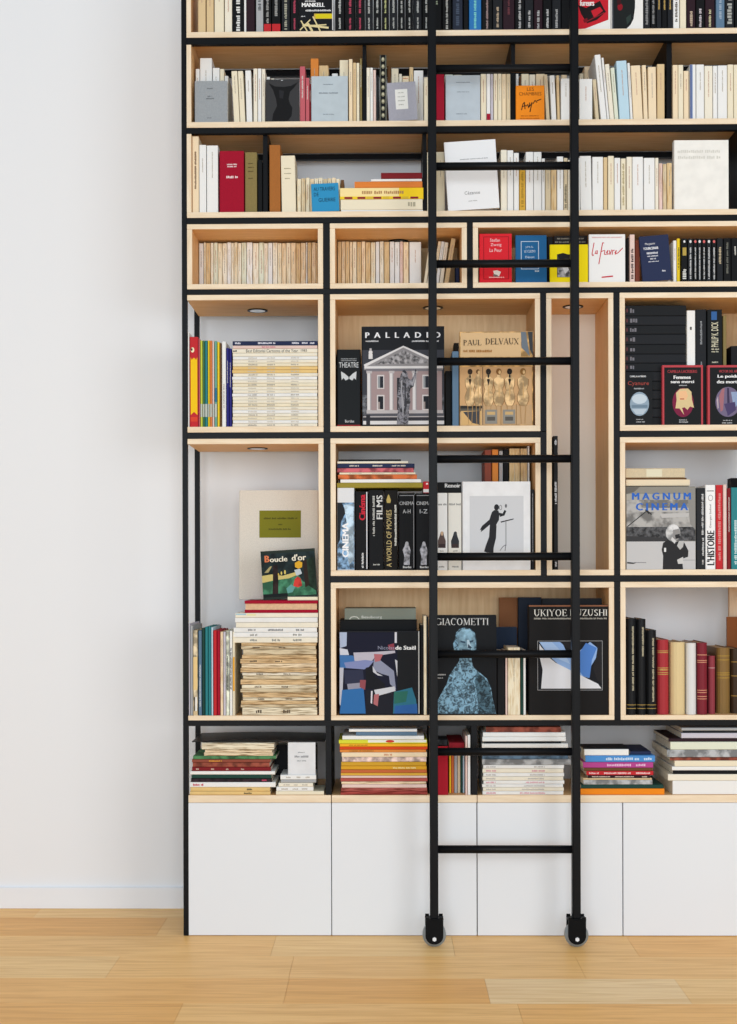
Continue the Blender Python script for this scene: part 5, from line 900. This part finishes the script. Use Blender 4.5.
st, zs = stack([(276,324,795.2,791.2,'cream',{'m':None}),(276.4,313.4,791,786.8,'white'),(278.6,313,786.6,783,'ivory'),(281,316,782.6,779.8,'grey',{'m':None}),(280.4,316,779.4,775,'white')], zW, .006, 'of small pile under white cover', 'small white books under the standing cover', name='paperback_book', word='book', depth=.14)
b = book('paperback_book', 'small white cover standing upright on the low pile of white books', 'book', 287.8, 315.4, 742.6, zs, .01, 'e3e4e6', 'face', thick=.012, kind='paper')
dashes(b, [(298,305,752,753,'h'),(294.6,310,755.6,757.6,'h'),(297,307,760.4,761.4,'h')], '8f9194')
book('hardcover_book', 'added black box darkening the space behind the small white cover', 'box file', 274.6, 317, 745, zW, .17, '1b1b1d', 'face', thick=.05)  # added dark box, deepens the shade under the portfolio behind this pile
# dark portfolio lying across both piles, sagging slightly
x0, x1 = P(192, 742, .02)[0], P(324.6, 742, .02)[0]; zp = zl + .0008
t = thing('portfolio', 'thin black portfolio lying across the left comic pile', 'portfolio', (x0, .02, zp)); bm = bmesh.new(); n = 14
top = []; bot = []
for i in range(n + 1):
    s_ = i/n; zz_ = .0105*math.sin(math.pi*min(1, s_*1.0))*.5 if s_ > .6 else .002*s_; zz_ = .004*math.sin(math.pi*s_)
    for lst, dz in ((bot, 0), (top, .0035)): lst.append([bm.verts.new(((x1-x0)*s_, y, zz_ + dz)) for y in (0, .255)])
for i in range(n):
    bm.faces.new((top[i][0], top[i+1][0], top[i+1][1], top[i][1])); bm.faces.new((bot[i][0], bot[i][1], bot[i+1][1], bot[i+1][0]))
    bm.faces.new((bot[i][0], bot[i+1][0], top[i+1][0], top[i][0])); bm.faces.new((bot[i][1], top[i][1], top[i+1][1], bot[i+1][1]))
bm.faces.new((bot[0][0], top[0][0], top[0][1], bot[0][1])); bm.faces.new((bot[n][0], bot[n][1], top[n][1], top[n][0]))
finish('cover', bm, mat('171312', 'leather'), t)
st, zz = stack([(340.6,427.4,795.2,791.2,'a84a44',{'kind':'agedflat','cw':'dusty red','m':None}),(341,427,791,788,'b8625a',{'kind':'agedflat','cw':'faded red','m':None}),(342,426.6,787.8,784.4,'pink',{'m':None}),(341.4,426,784.2,781.6,'peach',{'kind':'agedflat','m':None}),(340.6,427.4,781.4,778.2,'b0524a',{'cw':'dull red','m':None}),(341,427,778,775.8,'pink',{'m':None}),
     (340.8,427,775.6,773,'gold',{'m':None}),(341,426.8,772.8,769.8,'terracotta',{'m':None}),(341,426.6,769.6,766,'d8a028',{'cw':'golden','m':('f0dfa0',[(393,416)])}),(341.2,426,765.8,762,'d0a030',{'cw':'ochre','m':None}),(342,426.4,761.8,757.2,'pink',{'kind':'spots','m':None}),(341.6,427,757,752.4,'peach',{'m':('c98a6a',[(384,392)])}),
     (339.8,426,752.2,749.6,'orange',{'m':('9c6a20',[(349,374)])}),(339.6,427.4,749.4,746.8,'d84a1e',{'cw':'orange-red','m':None}),(339.8,427.4,746.6,743.8,'f2b428',{'cw':'deep yellow','m':('b07a20',[(349,368)])}),(338.8,427,743.6,739.8,'d8d83a',{'cw':'yellow-green','m':None}),(342.4,424,739.6,735.8,'white',{'m':None}),
     (356,417,735.6,732,'bluegrey',{'m':None}),(349,417,731.8,729,'white',{'m':None})], zW, .006, 'of orange and yellow pile', 'magazines in the orange and yellow pile')
b = st[15]; art(b, [('e8e6de', rc(368,b.yt,426.4,b.yb-1.2)), ('c83a34', ell(390,b.yt+1.6,4.4,1.4,12))], 'spine_panel')
book('hardcover_book', 'small black box beside the top of the orange and yellow pile', 'box', 428.6, 436.6, 727.6, zW, .03, '1a1b1d', 'spine', depth=.2)
b = book('box_file', 'tall red box file behind the left ladder rail', 'box file', 437.6, 448.2, 746.4, zW, .004, 'a81428', 'spine', depth=.25, hard=True, kind='plain')
x_, z_ = P(437.6, 746, .03)[0], b.h + zW
bm2 = book('box_file', 'dark red box lying flat above the thin upright magazines', 'box file', 449, 464.4, 742.6, None, .03, '8a1826', 'flat', yb=748.6, depth=.24)
row([(449.2,451,749.6,'yellow',{'dash':None}),(451.2,454,749.6,'terracotta',{'dash':None}),(454.2,457.4,749.6,'grey',{'dash':None}),(457.6,460.4,749.6,'beige',{'dash':None}),(460.6,462.6,749.6,'darkgreen',{'dash':None}),(462.8,464.4,749.6,'lightblue',{'dash':None})], zW, .05, 'beside red box file', 'thin magazines beside the red box file', word='magazine', name='magazine', depth=.2)
row([(465.4,467.4,736,'pink',{'dash':None}),(467.7,470.4,735,'white',{'dash':None})], zW, .006, 'left of the black upright', 'pale booklets beside the red box file', word='booklet', depth=.2)
st, _ = stack([(437.8,447.4,746,739.6,'charcoal',{'label':'grey pictured booklet lying on the red box file','kind':'mottle','name':'paperback_book'})], b.h + zW + .0012, .01, '', None, depth=.12, marks=False)
ysm = [795.2,791,787.4,784,780.4,776.6,772.8,768.6,764.8]; it = []
for i in range(8):
    j = random.uniform(-.8, .8); it.append((482.8 + j, 563.6 + j, ysm[i], ysm[i+1] + .2, ['white','ivory','white','white','ivory','white','ivory','white'][i], {'m': ('b3aeaa' if i % 3 else 'd08a9a', [(486, 496), (520+i*2, 545)]), 'kind': 'paper'}))
it += [(482.2,571,764.4,759.2,'grey',{'kind':'spots','cw':'grey patterned','m':None}),(482.4,568,759,755.4,'bluegrey',{'kind':'spots','m':None}),(483,567,755.2,750.8,'ivory',{'m':None}),(482,568,750.4,743.6,'white',{'m':None}),(484,561,743.2,741.6,'charcoal',{'m':None}),(482.4,566,741.4,737,'white',{'m':None}),(483,565.6,736.8,732.4,'white',{'m':None}),(486,561,732.2,727,'rust',{'kind':'spots','m':None})]
stack(it, zW, .006, 'of pale pile behind ladder', 'magazines in the pale pile behind the ladder')
st, zz = stack([(580.6,664.4,795,788.6,'f08a1a',{'label':'bright orange book lowest of the small colourful pile','m':None}),(581,663.6,788.4,784.8,'darkgreen',{'m':None}),(583.4,652.6,784.6,780,'grey',{'kind':'spots','cw':'black-and-white pictured','m':None}),(583,652,779.8,778.2,'tan',{'m':None}),(588,650,778,775.4,'plum',{'m':('d8c8b8',[(592,610),(615,634),(642,648)])}),
     (586.4,653.4,775.2,771,'red',{'m':('f0c8c8',[(589,599),(604,632),(636,650)])}),(584,653,770.8,768,'brown',{'m':None}),(583,653.2,767.8,762.2,'magenta',{'m':('e6b8d8',[(607,632),(636,646)])}),(585.4,655,762,755.6,'4f8fd0',{'label':'bright blue book in the small colourful pile','m':('cfe0f4',[(606,640),(644,652)])})], zW, .006, 'of small colourful pile', 'books in the small colourful pile', name='paperback_book', word='book', depth=.21)
st, z2 = stack([(584.4,628.6,755.4,749.2,'white',{'label':'small thick white booklet on the blue book of the colourful pile','m':None,'depth':.1})], zz, .006, '', None, name='paperback_book', marks=False)
st, z2 = stack([(583,629,749,748,'charcoal',{'label':'thin charcoal folder lying on the white booklet','m':None,'depth':.12})], z2, .008, '', None, name='folder', marks=False)
st, z2 = stack([(630,651,754.6,751.4,'navy',{'label':'small dark navy notebook at the right top of the colourful pile','m':None,'depth':.2})], zz, .03, '', None, name='notebook', marks=False)
stack([(672.6,760,792.4,780.8,'white',{'m':None}),(668,760,780.6,774.2,'ivory',{'m':None}),(673,758,774,770.6,'black',{'m':None}),(672,760,770.4,766.6,'white',{'m':None}),(674.6,757,766.4,760.6,'cream',{'m':None}),(670,760,760.4,757.4,'rust',{'kind':'spots','m':None}),(667,760,757.2,749.8,'grey',{'kind':'spots','cw':'black-and-white pictured','m':None}),
       (670.4,759,749.6,741.8,'palegreen',{'m':None}),(668.6,760,741.6,738.4,'plum',{'m':None}),(681.4,758,738.2,733,'lilac',{'m':None}),(682.6,758,732.8,730.8,'charcoal',{'m':None}),(681.6,759,730.6,727.8,'grey',{'m':None})], zW, .012, 'of wide pile at right', 'large magazines in the wide right pile', depth=.27)

# ================================================================== LIGHT
sc = bpy.context.scene
w = bpy.data.worlds.new('world'); sc.world = w; w.use_nodes = True
bg = w.node_tree.nodes['Background']; bg.inputs['Color'].default_value = (.81, .91, 1.0, 1); bg.inputs['Strength'].default_value = .52
def area(name, loc, target, sx, sy, power, col):
    l = bpy.data.lights.new(name, 'AREA'); l.shape = 'RECTANGLE'; l.size = sx; l.size_y = sy; l.energy = power; l.color = col
    o = bpy.data.objects.new(name, l); C.objects.link(o); o.location = loc; o.rotation_euler = (Vector(target) - Vector(loc)).to_track_quat('-Z', 'Y').to_euler(); return o
area('window_light', (3.3, -4.6, 1.9), (0, 0, 1.4), 2.2, 2.4, 62, (.94, .97, 1))
area('front_fill_light', (-.6, -7.5, 2.0), (0, 0, 1.4), 4.5, 3.4, 215, (.86, .935, 1))  # added fill light that brightens the box interiors, no known source there
sc.view_settings.view_transform = 'Standard'; sc.view_settings.look = 'None'; sc.view_settings.gamma = 1; sc.view_settings.exposure = 0.13
sc.view_settings.use_curve_mapping = False
